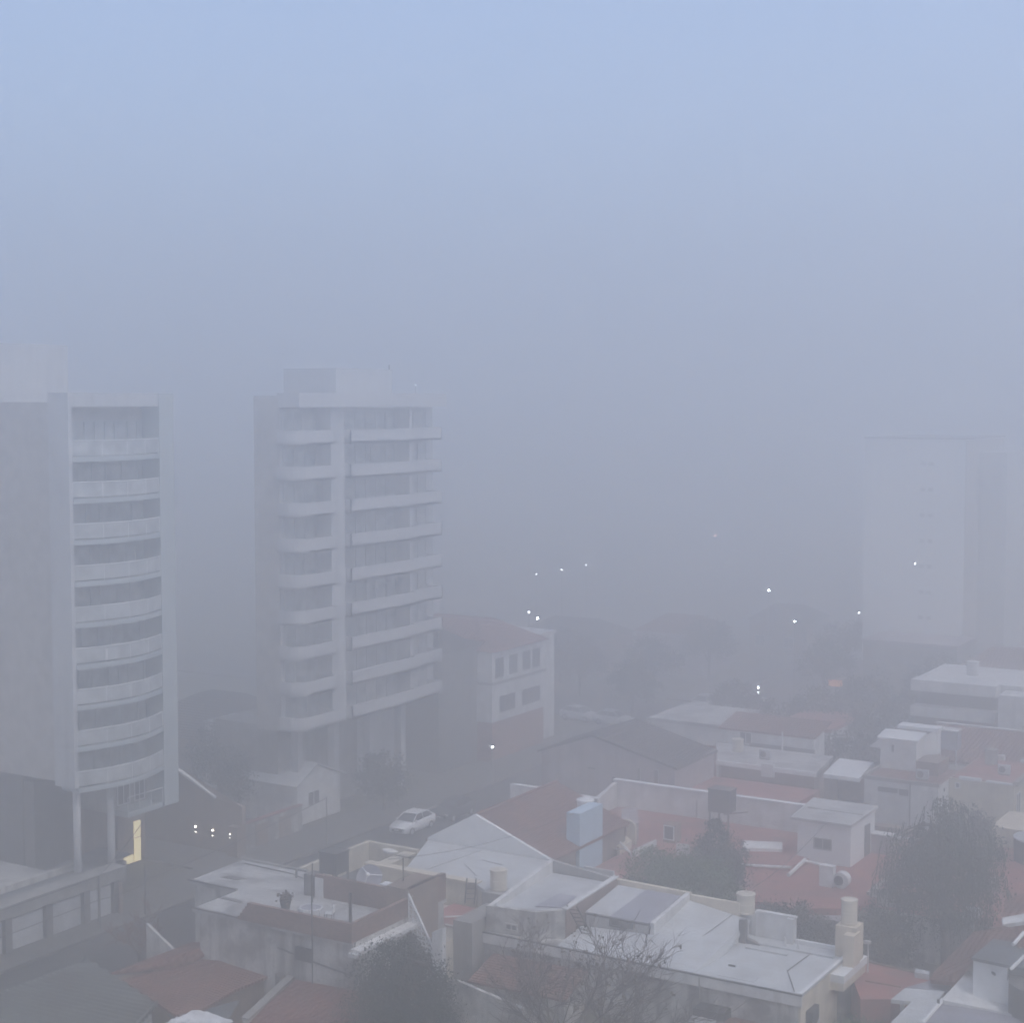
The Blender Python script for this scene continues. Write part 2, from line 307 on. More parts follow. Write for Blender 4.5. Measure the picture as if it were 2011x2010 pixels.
# low dark building before it
tl = thing('block_building', 'low grey flat-roofed block in fog before the pale right tower', 'building', (-54, 168, 0))
MB().box(-56, -46, 165, 172, -0.05, 7.5).build('wall', 'concrete', tl); MB().box(-56.1, -45.9, 164.9, 172.1, 7.5, 7.8).build('roof', 'mauve_wall', tl)

# ------------------------------------------------------------------ building between B and D, house D
bd = thing('house', 'dark walled house with stepped mansard roof between the banded tower and striped house', 'house', (-80, 120, 0))
MB().box(-92, -78.6, 117.4, 124.8, -0.05, 10.6).build('wall', 'dark_concrete', bd)
MB().prism([(-78.4, 117.3, 13.2), (-78.4, 121.2, 11.7), (-78.4, 124.9, 10.9), (-92, 124.9, 10.9), (-92, 121.2, 11.7), (-92, 117.3, 13.2)], 10.6).build('roof', 'tile_dark_x', bd)
dh = thing('house', 'tall white and red brick house with two rows of windows and hipped tile roof', 'house', (-80, 128, 0))
MB().box(-92, -77.0, 123.8, 133.2, -0.05, 3.6).build('lower_wall', 'red_brick', dh)
MB().box(-92, -76.9, 123.7, 133.3, 3.65, 7.1).build('wall', 'white_wall', dh)
MB().box(-92, -76.75, 123.6, 133.4, 7.1, 7.35).build('cornice', 'concrete', dh)
MB().box(-92, -76.95, 123.75, 133.25, 7.35, 10.2).build('upper_wall', 'white_wall', dh)
for y0, y1, z0, z1 in ((125.0, 127.7, 4.4, 5.9), (129.0, 132.3, 4.4, 5.9)): win(dh, 'X', -76.9, y0, y1, z0, z1, bars=2, frame='dark_concrete')
for y0 in (124.3, 126.8, 129.2, 131.0): win(dh, 'X', -76.95, y0, y0+1.4, 7.7, 9.5, frame='dark_concrete')
MB().hexa([(-92.3, 123.4, 10.2), (-76.5, 123.4, 10.2), (-76.5, 133.6, 10.2), (-92.3, 133.6, 10.2)], [(-87, 127.2, 12.4), (-80.5, 127.2, 12.4), (-80.5, 129.8, 12.4), (-87, 129.8, 12.4)]).build('roof', 'tile_red_x', dh)
MB().box(-83, -78, 134.0, 137.5, 10.2, 10.5).box(-82.8, -78.2, 134.1, 137.4, -0.05, 10.2).build('side_block', 'white_wall', dh)

# low pale houses in front of tower B
pg = thing('house', 'small pale gabled house standing low before the banded tower', 'house', (-80, 101, 0))
MB().prism([(-78.2, 97.0, 3.2), (-78.2, 99.3, 4.4), (-78.2, 102.5, 3.1), (-84, 102.5, 3.1), (-84, 99.3, 4.4), (-84, 97.0, 3.2)], -0.05).build('wall', 'white_wall', pg)
MB().prism([(-77.9, 99.3, 4.6), (-77.9, 103.0, 3.1), (-84.2, 103.0, 3.1), (-84.2, 99.3, 4.6)], th=0.12).prism([(-77.9, 96.6, 3.2), (-77.9, 99.3, 4.6), (-84.2, 99.3, 4.6), (-84.2, 96.6, 3.2)], th=0.12).build('roof', 'sheet_light', pg)
win(pg, 'X', -78.2, 98.3, 99.8, 1.2, 2.4)
gw = thing('garden_wall', 'low stained garden wall with terracotta patches along the street before the banded tower', 'wall', (-77, 92, 0))
MB().box(-77.2, -76.9, 89.2, 96.0, -0.05, 2.0).build('wall', 'stained_wall', gw); MB().box(-77.25, -76.85, 89.2, 96.0, 2.0, 2.12).build('coping', 'red_floor', gw)
for i, y in enumerate((90.5, 93.2)): MB().box(-76.9, -76.86, y, y+1.4, 0.1, 1.7).build('door', 'brown_wall', gw)
cb = thing('house', 'small boxy pale annex behind the brown lamp-lit wall', 'house', (-88, 104, 0))
MB().box(-93, -88.3, 103, 107, -0.05, 5.6).build('wall', 'white_wall', cb); MB().box(-93.1, -88.2, 102.9, 107.1, 5.6, 5.75).build('roof', 'slab_grey', cb)
hp = thing('house', 'house with dark hipped roof in the gap between the two left towers', 'house', (-97, 112, 0))
MB().box(-106, -92, 106, 118, -0.05, 3.2).build('wall', 'brown_wall', hp)
MB().hexa([(-106.4, 105.6, 3.2), (-91.6, 105.6, 3.2), (-91.6, 118.4, 3.2), (-106.4, 118.4, 3.2)], [(-101, 111, 6.2), (-97, 111, 6.2), (-97, 113, 6.2), (-101, 113, 6.2)]).build('roof', 'tile_dark_x', hp)

# ------------------------------------------------------------------ far-left low buildings and the panelled building
pb = thing('workshop_building', 'long low workshop with four pale roller panels between dark piers facing the street', 'building', (-77, 68, 0))
MB().box(-78.4, -74.8, 57, 74.6, -0.05, 2.2).build('wall', 'concrete', pb)
MB().box(-75.6, -74.5, 56.9, 74.7, 2.2, 2.88).box(-75.7, -74.4, 56.85, 74.75, 2.88, 3.0).build('parapet', 'concrete', pb)
MB().prism([(-78.4, 57.0, 2.35), (-75.65, 57.0, 2.45), (-75.65, 74.6, 2.45), (-78.4, 74.6, 2.35)], th=0.12).build('roof', 'sheet_dark', pb)
MB().box(-78.5, -78.2, 57, 74.6, 2.2, 2.75).build('back_parapet', 'stained_wall', pb)
ys = [61.6, 65.0, 68.2, 71.3, 73.9]
for a, b in zip(ys, ys[1:]): MB().box(-74.85, -74.7, a+0.28, b-0.28, 0.12, 2.0).build('roller_panel', 'sheet_light', pb)
for y in ys: MB().box(-74.8, -74.4, y-0.26, y+0.26, 0, 2.2).build('pier', 'dark_concrete', pb)
MB().box(-74.8, -74.45, 57, 61.3, 0.0, 2.2).build('door', 'dark', pb)
lf = thing('warehouse', 'low flat pale-roofed shed behind the roller-panel workshop at the left edge', 'building', (-84, 70, 0))
MB().box(-100, -78.9, 60.0, 72.5, -0.05, 2.3).build('wall', 'dark_concrete', lf); MB().box(-100, -78.8, 59.9, 72.6, 2.3, 2.45).build('roof', 'slab_grey', lf)
ld = thing('shed', 'dark low shed roof between the pale-roofed shed and the left tower', 'shed', (-86, 76, 0))
MB().box(-100, -79.2, 73.2, 79.6, -0.05, 1.4).build('wall', 'dark_concrete', ld); MB().prism([(-100, 73.0, 1.4), (-79.0, 73.0, 1.4), (-79.0, 79.8, 1.9), (-100, 79.8, 1.9)], th=0.12).build('roof', 'sheet_dark', ld)
MB().box(-84.0, -82.6, 75.0, 76.2, 1.4, 2.5).build('stair_room', 'concrete', ld)
lg = thing('garage', 'low grey garage roof under the dark side of the left tower', 'building', (-90, 82, 0))
MB().box(-110, -84.5, 80.3, 81.4, -0.05, 3.0).build('wall', 'dark_concrete', lg); MB().box(-110, -84.3, 80.2, 81.5, 3.0, 3.6).build('parapet', 'slab_grey', lg)

# ------------------------------------------------------------------ near left corner: corrugated shed and brown roofs
cs = thing('shed', 'big dark corrugated shed roof in the bottom left corner', 'shed', (-58, 54, 0))
m_ = MB(); P = Vector
c00, c10, c11, c01 = P((-63.9, 46.0, 3.0)), P((-50.0, 46.0, 3.5)), P((-54.9, 57.2, 3.05)), P((-63.0, 60.2, 3.0))
m_.prism([(-63.6, 46.2, 2.8), (-50.4, 46.2, 3.3), (-55.2, 57.0, 2.9), (-62.8, 59.9, 2.8)], -0.05).build('wall', 'stained_wall', cs)
m_ = MB(); nu, nv = 260, 2
for j in range(nv+1):
    for i in range(nu+1):
        u, v = i/nu, j/nv; p = (c00*(1-v)+c01*v)*(1-u) + (c10*(1-v)+c11*v)*u
        ph = (p.y + 0.55*p.x); m_.v.append((p.x, p.y, p.z+0.05*math.sin(2*math.pi*ph/0.42)+0.03))
m_.f = []; m_.v = []
for i in range(nu+1):
    u = i/nu; y = 45.8+(60.3-45.8)*u
    xl = -64.2+0.06*(y-46); xr = -50.0 - max(0, (y-46))*0.44 if y < 57.2 else -54.9-(y-57.2)*2.7
    for j in range(3):
        v = j/2; x = xl+(xr-xl)*v; m_.v.append((x, y, 3.03+0.085*math.sin(2*math.pi*y/0.42)+0.35*v))
for i in range(nu):
    for j in range(2): a = i*3+j; m_.f.append((a, a+1, a+4, a+3))
m_.build('roof', 'corrugated', cs, True)
MB().prism([(-64.3, 45.8, 3.0), (-63.95, 45.8, 3.0), (-63.05, 60.3, 3.0), (-63.4, 60.3, 3.0)], 0).build('street_wall', 'stained_wall', cs)
MB().tube((-50.2, 46, 3.52), (-55.2, 57.4, 3.42), 0.07).build('ridge_cap', 'corrugated', cs)
br = thing('house', 'low house with red tile strip and dull brown roof below the brick terrace', 'house', (-56, 61, 0))
MB().prism([(-61.44, 60.43, 2.75), (-59.03, 63.8, 2.75), (-58.18, 66.23, 3.4), (-60.2, 65.3, 3.2)], th=0.15).build('roof', 'tile_red_y', br)
MB().prism([(-60.6, 60.44, 2.55), (-54.74, 58.2, 2.55), (-54.11, 59.36, 2.55), (-54.51, 62.39, 2.55), (-54.12, 65.98, 2.6), (-58.38, 66.44, 2.9), (-59.29, 63.93, 2.55)], th=0.15).build('roof', 'tile_brown_x', br)
MB().prism([(-55.66, 58.63, 2.3), (-52.75, 57.85, 2.3), (-52.67, 59.81, 2.3), (-53.82, 61.91, 2.3), (-54.45, 59.92, 2.3)], th=0.15).build('lower_roof', 'sheet_dark', br)
MB().prism([(-61.41, 60.69, 2.4), (-54.95, 58.43, 2.3), (-54.4, 66.32, 2.3), (-59.62, 67.78, 2.4)], -0.05).build('wall', 'brown_wall', br)
yw = thing('garden_wall', 'pale topped low wall beside the red tile roof at bottom left', 'wall', (-52, 60, 0))
a, b = (-51.6, 59.99, 2.3), (-52.37, 64.55, 2.9)
MB().prism([a, b, (b[0]-0.35, b[1], b[2]), (a[0]-0.35, a[1], a[2])], -0.05).build('wall', 'stained_wall', yw)
MB().prism([(a[0]+.05, a[1], a[2]+.1), (b[0]+.05, b[1], b[2]+.1), (b[0]-0.42, b[1], b[2]+.1), (a[0]-0.42, a[1], a[2]+.1)], th=0.1).build('coping', 'concrete', yw)
MB().prism([(-53.7, 64.63, 2.9), (-53.39, 66.07, 2.9), (-52.93, 65.45, 2.9), (-53.04, 64.15, 2.9)], 0.5).build('pier', 'dark_concrete', yw)
rr = thing('house', 'house with red clay tile roof at the bottom below the brick terrace', 'house', (-49, 60, 0))
q = [(-51.99, 64.2, 3), (-48.16, 64.57, 3), (-44.98, 64.31, 3), (-43.08, 60.33, 2.1), (-51.65, 59.39, 2), (-51.91, 60.34, 2.12)]
MB().prism(q, th=0.18).build('roof', 'tile_red_y', rr); MB().prism([(p[0], p[1], p[2]-0.2) for p in q], -0.05).build('wall', 'brown_wall', rr)
tp = thing('shade_cloth', 'wrinkled pale tarpaulin stretched at the bottom left edge', 'tarpaulin', (-54, 57, 0))
m_ = MB(); A, B, C_, D = (-54.36, 56.97, 2.6), (-53.68, 58.34, 3), (-51.47, 58.74, 2.8), (-50.62, 57.1, 2.5)
n = 14
for j in range(n+1):
    for i in range(n+1):
        u, v = i/n, j/n; p = (P(A)*(1-u)+P(B)*u)*(1-v)+(P(D)*(1-u)+P(C_)*u)*v
        m_.v.append((p.x, p.y, p.z+rnd.uniform(-0.06, 0.06)+0.1*math.sin(7*u)*math.sin(5*v)))
for j in range(n):
    for i in range(n): k = j*(n+1)+i; m_.f.append((k, k+1, k+n+2, k+n+1))
m_.build('cloth', 'tarp', tp, True)
m_ = MB(); [m_.tube((p[0], p[1], 0), p, 0.04) for p in (A, B, C_, D)]; m_.build('support', 'iron', tp)

# ------------------------------------------------------------------ L1: flat grey roof house with brick-walled terrace
l1 = thing('house', 'stained flat-roofed house with bare brick parapet terrace carrying dish, tank and table', 'house', (-55, 68, 0))
foot = [(-62.7, 68.4), (-62.9, 72.9), (-48.5, 72.9), (-48.5, 64.7), (-59.0, 64.7), (-59.0, 68.4)]
MB().prism([(x, y, 5.3) for x, y in foot], -0.05).build('wall', 'stained_wall', l1)
MB().prism([(-62.95, 68.2, 5.5), (-63.1, 73.1, 5.5), (-48.45, 73.1, 5.5), (-48.45, 64.45, 5.5), (-59.3, 64.45, 5.5), (-59.3, 68.2, 5.5)], th=0.2).build('roof', 'slab_grey', l1)
m_ = MB(); m_.box(-55.3, -48.4, 64.3, 64.55, 5.5, 6.5)
for k in range(5): m_.box(-55.3-0.16*(k+1), -55.3-0.16*k, 64.3, 64.55, 5.5, 6.5-0.2*(k+1))
m_.box(-48.65, -48.4, 64.55, 69.5, 5.5, 6.5).build('parapet', 'brick', l1)
MB().box(-54.9, -48.7, 69.6, 69.85, 5.5, 6.75).box(-48.7, -48.42, 69.6, 73.0, 5.5, 6.95).build('terrace_wall', 'brick', l1)
MB().prism([(-49.9, 69.4, 6.95), (-48.4, 69.4, 6.95), (-48.4, 72.2, 6.95), (-49.9, 72.2, 6.95)], 3.0).build('stair_housing', 'brown_wall', l1)
MB().box(-55.6, -54.9, 69.5, 70.3, 5.5, 6.7).build('terrace_wall', 'dark_concrete', l1)
MB().box(-54.85, -54.3, 69.5, 69.58, 5.5, 6.6).build('door', 'white_wall', l1)
MB().box(-48.4, -47.75, 64.2, 69.6, 5.05, 5.25).box(-48.42, -47.9, 64.0, 64.2, 4.9, 5.1).build('cornice', 'white_wall', l1)
MB().box(-48.5, -48.38, 64.6, 69.5, 5.25, 5.5).build('band', 'stained_wall', l1)
m_ = MB(); m_.box(-52.3, -51.2, 64.55, 64.72, 3.9, 4.6).build('window', 'dark', l1)
MB().path([(-53.5, 64.62, 4.3), (-50.6, 64.62, 3.9), (-48.6, 64.62, 3.7)], 0.05).build('pipe', 'iron', l1)
# white lattice of the stair on the right side
m_ = MB(); x = -47.9
tri = lambda y: 6.3-(y-66.5)*0  # top height
for i in range(6):
    y0 = 69.2+0.0*i
for i in range(7):
    for j in range(7-i):
        cx_, cy_, z_ = -48.35+0.27*i, 69.3, 4.9-0.27*i+0.27*(6-i-j)*0+0.27*j*0.95
        m_.box(cx_, cx_+0.3, cy_-0.06, cy_, z_, z_+0.05); m_.box(cx_, cx_+0.05, cy_-0.06, cy_, z_, z_+0.3); m_.tube((cx_+0.02, cy_-0.03, z_+0.02), (cx_+0.28, cy_-0.03, z_+0.28), 0.03, n=4)
m_.tube((-48.35, 69.27, 6.8), (-46.3, 69.27, 3.3), 0.06); m_.build('lattice', 'white_clean', l1)
MB().box(-48.36, -46.6, 69.32, 69.42, 2.6, 4.6).build('stair_wall', 'concrete', l1)
MB().prism([(-46.75, 69.15, 5.0), (-46.1, 69.15, 5.3), (-46.1, 69.5, 5.3), (-46.75, 69.5, 5.0)], 2.4).build('stair_wall', 'white_wall', l1)
# roof clutter
m_ = MB(); m_.prism([(-61.8, 69.6, 5.53), (-60.6, 69.7, 5.53), (-60.4, 70.2, 5.53), (-61.6, 70.1, 5.53)], th=0.04); m_.build('patch', 'dark_concrete', l1)
MB().prism([(-59.2, 66.6, 5.53), (-57.6, 66.5, 5.53), (-57.7, 66.75, 5.53), (-59.1, 66.9, 5.53)], th=0.04).build('patch', 'dark_concrete', l1)
MB().box(-63.05, -58.2, 72.95, 73.15, 5.5, 5.62).build('roof_edge', 'concrete', l1); MB().box(-63.05, -59.4, 68.15, 68.3, 5.5, 5.58).build('roof_edge', 'dark_concrete', l1); MB().box(-59.35, -55.5, 64.4, 64.55, 5.5, 5.58).build('roof_edge', 'dark_concrete', l1)
for x in (-58.0, -55.9): MB().tube((x, 71.8, 5.5), (x, 71.8, 6.05), 0.07).build('vent_pipe', 'concrete', l1)
MB().path([(-62.4, 72.4, 5.55), (-58.6, 72.2, 5.55), (-56.0, 71.3, 5.55)], 0.03).build('roof_cable', 'iron', l1)
# terrace clutter
wt = thing('water_tank', 'boxy dark water tank raised on legs above the brick terrace', 'water tank', (-54.3, 70.6, 5.5))
m_ = MB().box(-54.9, -53.75, 70.0, 71.2, 6.75, 7.9); m_.build('tank', 'plastic_dark', wt)
MB().box(-54.95, -53.7, 69.95, 71.25, 7.9, 7.97).build('lid', 'iron', wt)
for x in (-54.85, -53.85):
    for y in (70.05, 71.1): MB().box(x, x+0.1, y, y+0.1, 5.5, 6.75).build('leg', 'iron', wt)
rt = thing('round_table', 'round white-rimmed glass table on the brick terrace', 'table', (-52.5, 66.2, 5.5))
MB().lathe((-52.5, 66.2, 6.2), [(0.5, -0.005), (0.55, -0.005), (0.55, 0.01), (0.5, 0.01)], 28).build('tabletop', 'mauve_sheet', rt)
m_ = MB()
for k in range(28):
    a, b = 2*math.pi*k/28, 2*math.pi*(k+1)/28; m_.tube((-52.5+0.58*math.cos(a), 66.2+0.58*math.sin(a), 6.2), (-52.5+0.58*math.cos(b), 66.2+0.58*math.sin(b), 6.2), 0.04)
m_.build('rim', 'white_clean', rt)
for k in range(4):
    a = math.pi/4+math.pi/2*k; MB().tube((-52.5+0.4*math.cos(a), 66.2+0.4*math.sin(a), 6.2), (-52.5+0.48*math.cos(a), 66.2+0.48*math.sin(a), 5.5), 0.025).build('leg', 'white_clean', rt)
def chair(name, lab, x, y, rz):
    t = thing(name, lab, 'chair', (0, 0, 0), 0, 'chairs round the terrace table')
    MB().box(-0.22, 0.22, -0.22, 0.22, 0.42, 0.46).build('seat', 'white_clean', t); MB().prism([(-0.22, 0.2, 0.86), (0.22, 0.2, 0.86), (0.22, 0.26, 0.86), (-0.22, 0.26, 0.86)], 0.46).build('backrest', 'white_clean', t)
    for sx in (-0.2, 0.2):
        for sy in (-0.2, 0.2): MB().tube((sx, sy, 0), (sx, sy, 0.42), 0.02).build('leg', 'iron', t)
    t.location = (x, y, 5.5); t.rotation_euler[2] = rz; return t
ch = chair('chair', 'white chair right of the round terrace table', -51.6, 66.6, -1.2)
dup(ch, (-52.4, 65.5, 5.5), 3.0, 'white chair on the near side of the round terrace table, half hidden')
pt = thing('plant_pot', 'dark potted bush beside the brick parapet left of the round table', 'plant pot', (-54.9, 67.02, 5.5))
x, y, z = pt.location; MB().lathe((x, y, 5.5), [(0.22, 0), (0.32, 0.45), (0.34, 0.5)], 14).build('pot', 'plastic_dark', pt)
m_ = MB()
for k in range(160):
    c = P((x+rnd.gauss(0, .18), y+rnd.gauss(0, .18), 6.15+rnd.gauss(0, .13))); u = P((rnd.gauss(0, 1), rnd.gauss(0, 1), rnd.gauss(0, 1))).normalized()*0.08; w = u.orthogonal(); m_.quad(c-u, c+w*0.6, c+u, c-w*0.6)
m_.build('foliage', 'leaf_brown', pt)
ds = thing('satellite_dish', 'big grey mesh dish with feed arms leaning on the brick terrace wall', 'dish', (-51.3, 70.4, 6.7))
cx_, cy_, cz_ = (-51.7, 70.4, 6.81)
m_ = MB(); nrm = P((0.35, -0.75, 0.55)).normalized(); u = nrm.orthogonal().normalized(); w = nrm.cross(u); R_ = 0.72; i0 = 0
rings = [(R_*r, 0.22*r*r) for r in (0.02, 0.25, 0.5, 0.75, 1.0)]
for r, h in rings:
    for k in range(24): a = 2*math.pi*k/24; m_.v.append(tuple(P((cx_, cy_, cz_))+(u*math.cos(a)+w*math.sin(a))*r+nrm*h))
for j in range(4):
    for k in range(24): k2 = (k+1) % 24; m_.f.append((j*24+k, j*24+k2, j*24+24+k2, j*24+24+k))
m_.build('dish', 'mauve_sheet', ds, True)
m_ = MB(); fp = P((cx_, cy_, cz_))+nrm*0.75
for k in (2, 10, 18): a = 2*math.pi*k/24; m_.tube(P((cx_, cy_, cz_))+(u*math.cos(a)+w*math.sin(a))*R_+nrm*0.22, fp, 0.03)
m_.build('feed_arm', 'white_clean', ds); MB().ball(fp, 0.11).build('feed_horn', 'white_clean', ds)
MB().tube((cx_+.1, cy_+0.25, 5.5), (cx_+.1, cy_+0.25, cz_), 0.05).build('mount', 'iron', ds)
vb = thing('chimney', 'short brick chimney with white cap on the terrace wall right of the dish', 'chimney', (-50.38, 70.2, 6.51))
x, y, z = vb.location; MB().box(x-.22, x+.22, y-.22, y+.22, 5.5, z+0.15).build('stack', 'brick', vb); MB().box(x-.32, x+.32, y-.3, y+.3, z+0.15, z+0.28).build('cap', 'white_clean', vb)
def antenna(lab, x, y, z0, z1, bar=0.0, r=0.035, ang=0.0, n_el=0):
    t = thing('aerial_pole', lab, 'aerial', (x, y, z0)); MB().tube((x, y, z0), (x, y, z1), r).build('pole', 'iron', t)
    if bar:
        m_ = MB(); d = P((math.cos(ang), math.sin(ang), 0)); m_.tube(P((x, y, z1))-d*bar, P((x, y, z1))+d*bar, 0.03)
        e = P((-d.y, d.x, 0))
        for k in range(n_el):
            c = P((x, y, z1))-d*bar+d*(2*bar*k/(n_el-1)); m_.tube(c-e*0.25, c+e*0.25, 0.012)
        m_.build('crossbar', 'iron', t)
    return t
x, y, z = (-49.61, 70.6, 6.44); antenna('T-shaped television aerial rising above the stair housing of the brick terrace', x, y, 5.5, 8.3, 0.55, ang=0.0, n_el=6)
x, y, z = (-50.86, 64.97, 6.3); antenna('tall thin pole before the brick parapet left of its corner', x, 64.2, 3.0, 8.75)
x, y, z = (-54.36, 68.69, 5.5); antenna('thin pole beside the raised dark tank on the terrace', x, y, 5.5, 7.7)
x, y, z = (-50.54, 67.05, 5.5); antenna('stout short post inside the corner of the brick parapet', x, y, 5.5, 7.1, r=0.09)

# ------------------------------------------------------------------ H2: beige walled court behind L1
h2 = thing('courtyard_house', 'beige walled court with sunken dark roof behind the brick terrace', 'house', (-58, 80, 0))
MB().box(-61.4, -61.1, 75.0, 83.4, -0.05, 4.5).build('court_wall', 'beige', h2)
MB().prism([(-61.1, 83.1, 4.5), (-57.3, 83.1, 4.5), (-57.3, 83.4, 4.5), (-61.1, 83.4, 4.5)], -0.05).build('court_wall', 'beige', h2)
MB().prism([(-61.1, 75, 3.0), (-58.3, 75, 3.0), (-58.3, 83.1, 3.0), (-61.1, 83.1, 3.0)], -0.05).build('roof', 'sheet_dark', h2)
MB().prism([(-58.3, 79.6, 4.3), (-57.4, 79.6, 4.3), (-57.4, 83.1, 4.3), (-58.3, 83.1, 4.3)], -0.05).build('inner_wall', 'beige', h2)
MB().box(-58.3, -50.2, 78.9, 79.35, -0.05, 4.45).build('court_wall', 'beige', h2)
MB().box(-58.35, -50.1, 78.8, 79.45, 4.45, 4.6).build('coping', 'cream', h2)
MB().box(-58.3, -48.6, 73.2, 78.9, -0.05, 2.9).build('roof', 'beige', h2)
MB().box(-48.6, -47.35, 74.0, 79.2, -0.05, 4.0).build('side_wall', 'concrete', h2)
t2 = thing('water_tank', 'low round white tank lid standing inside the beige court', 'water tank', (-59.37, 83.29, 4.4))
x, y, z = t2.location; MB().lathe((x, y, 3.0), [(0.5, 0), (0.55, 1.1)], 20).build('tank', 'beige', t2); MB().lathe((x, y, 4.1), [(0.62, 0), (0.62, 0.12), (0.3, 0.2), (0.01, 0.22)], 20).build('lid', 'white_wall', t2)

# ------------------------------------------------------------------ H3: white flat roof below a white gable; brown tiled house
h3 = thing('house', 'house with long white flat roof ending at a tall white gable', 'house', (-53, 81, 0))
q = [(-56.19, 80.03, 4.5), (-56.71, 83.54, 4.7), (-57.3, 84.2, 4.9), (-48.35, 84.2, 4.9), (-48.42, 84.48, 4.85), (-48.75, 78.13, 4.5), (-51.88, 78.45, 4.5)]
q = [(-55.6, 79.5, 4.55), (-57.2, 84.2, 4.9), (-48.35, 84.2, 4.9), (-47.6, 83.0, 4.85), (-47.4, 78.6, 4.55), (-49.0, 78.1, 4.5), (-51.0, 79.5, 4.5)]
MB().prism(q, th=0.2).build('roof', 'white_membrane', h3); MB().prism([(p[0]*1.0, p[1]+0.05, 4.25) for p in q], -0.05).build('wall', 'beige', h3)
MB().path([(-54.2, 79.7, 4.6), (-53.0, 83.9, 4.93)], 0.03).path([(-50.9, 80.1, 4.6), (-52.7, 81.5, 4.72)], 0.025).build('seam', 'sheet_light', h3)
MB().tube((-52.09, 82.54, 4.75), (-50.49, 82.36, 4.75), 0.05).build('pipe', 'iron', h3)
th = thing('house', 'brown tiled gable-roofed house joined to the white gable', 'house', (-53, 90, 0))
MB().prism([(-57.2, 84.5, 4.9), (-48.4, 84.5, 4.9), (-48.4, 94.7, 4.9), (-57.2, 94.7, 4.9)], -0.05).build('wall', 'brown_wall', th)
MB().prism([(-57.3, 84.25, 5.05), (-53.7, 84.25, 7.05), (-48.2, 84.25, 4.95), (-48.2, 84.5, 4.95), (-53.7, 84.5, 7.05), (-57.3, 84.5, 5.05)], 4.6).build('gable', 'white_clean', th)
MB().prism([(-53.7, 84.5, 7.0), (-48.1, 84.5, 4.88), (-48.1, 94.8, 4.88), (-53.7, 94.8, 7.0)], th=0.16).build('roof', 'tile_brown_x', th)
MB().prism([(-57.6, 84.5, 4.85), (-53.72, 84.5, 7.0), (-53.72, 94.8, 7.0), (-57.6, 94.8, 4.85)], th=0.16).build('roof', 'tile_red_x', th)
MB().tube((-53.7, 84.5, 7.03), (-53.7, 94.8, 7.03), 0.1).build('ridge_cap', 'tile_red_x', th)
MB().prism([(-57.5, 94.6, 4.6), (-53.7, 94.6, 6.7), (-48.3, 94.6, 4.6), (-48.3, 94.8, 4.6), (-53.7, 94.8, 6.7), (-57.5, 94.8, 4.6)], 4.0).build('gable', 'brown_wall', th)
MB().box(-57.9, -54.6, 95.5, 96.0, 3, 6.15).box(-52.8, -50.9, 95.5, 96.0, 3, 6.0).box(-54.6, -52.8, 95.52, 95.98, 3, 5.5).build('back_parapet', 'white_wall', th)
bl = thing('chimney_block', 'tall pale blue plastered block rising beside the brown tiled roof', 'wall block', (-48.6, 89, 0))
MB().box(-49.1, -48.15, 87.9, 91.0, -0.05, 7.0).build('wall', 'light_blue', bl)
t3 = thing('water_tank', 'white domed tank lid peeping over the pale blue block', 'water tank', (-49.8, 91.6, 6.2))
MB().box(-50.5, -49.2, 91.05, 92.2, 3, 6.1).build('plinth', 'brown_wall', t3); MB().lathe((-49.75, 91.6, 6.1), [(0.52, 0), (0.55, 0.75)], 20).build('tank', 'white_clean', t3); MB().lathe((-49.75, 91.6, 6.85), [(0.6, 0), (0.58, 0.1), (0.3, 0.2), (0.01, 0.24)], 20).build('lid', 'white_clean', t3)

# ------------------------------------------------------------------ W1: white-roofed house
w1 = thing('house', 'long house with bright white flat roof, stained fascia and walled upper terrace', 'house', (-37, 78, 0))
F, Bk = 75.2, 82.5
MB().prism([(-47.6, F+.1, 2.95), (-28.6, F+.1, 2.95), (-28.6, Bk, 2.95), (-47.6, Bk, 2.95)], -0.05).build('wall', 'stained_wall', w1)
MB().box(-28.62, -28.5, F+.05, Bk, -0.05, 2.98).build('side_wall', 'cream', w1)
MB().prism([(-34.4, F, 3.2), (-28.45, F, 3.2), (-28.45, Bk, 3.2), (-34.4, Bk, 3.2)], th=0.12).build('roof', 'white_membrane', w1)
MB().prism([(-42.6, F, 3.22), (-34.4, F, 3.22), (-34.15, 78.5, 3.24), (-34.25, 82.4, 4.05), (-38.2, 82.4, 4.62), (-38.45, 78.3, 3.7), (-42.6, 78.0, 3.55)], th=0.16).build('roof', 'white_membrane', w1)
MB().prism([(-34.4, 78.6, 3.2), (-34.3, 82.35, 3.95), (-42.0, 82.35, 3.95), (-42.0, 78.6, 3.3)], 2.0).build('upper_wall', 'white_wall', w1)
MB().box(-47.6, -28.4, F-0.12, F-0.02, 2.62, 3.17).build('fascia', 'white_wall', w1)
MB().box(-47.6, -28.4, F-0.14, F+0.02, 3.17, 3.23).build('drip_edge', 'iron', w1)
MB().prism([(-47.6, F, 3.18), (-42.6, F, 3.18), (-42.6, 77.0, 3.3), (-47.6, 77.0, 3.3)], th=0.12).build('roof', 'stained_wall', w1)
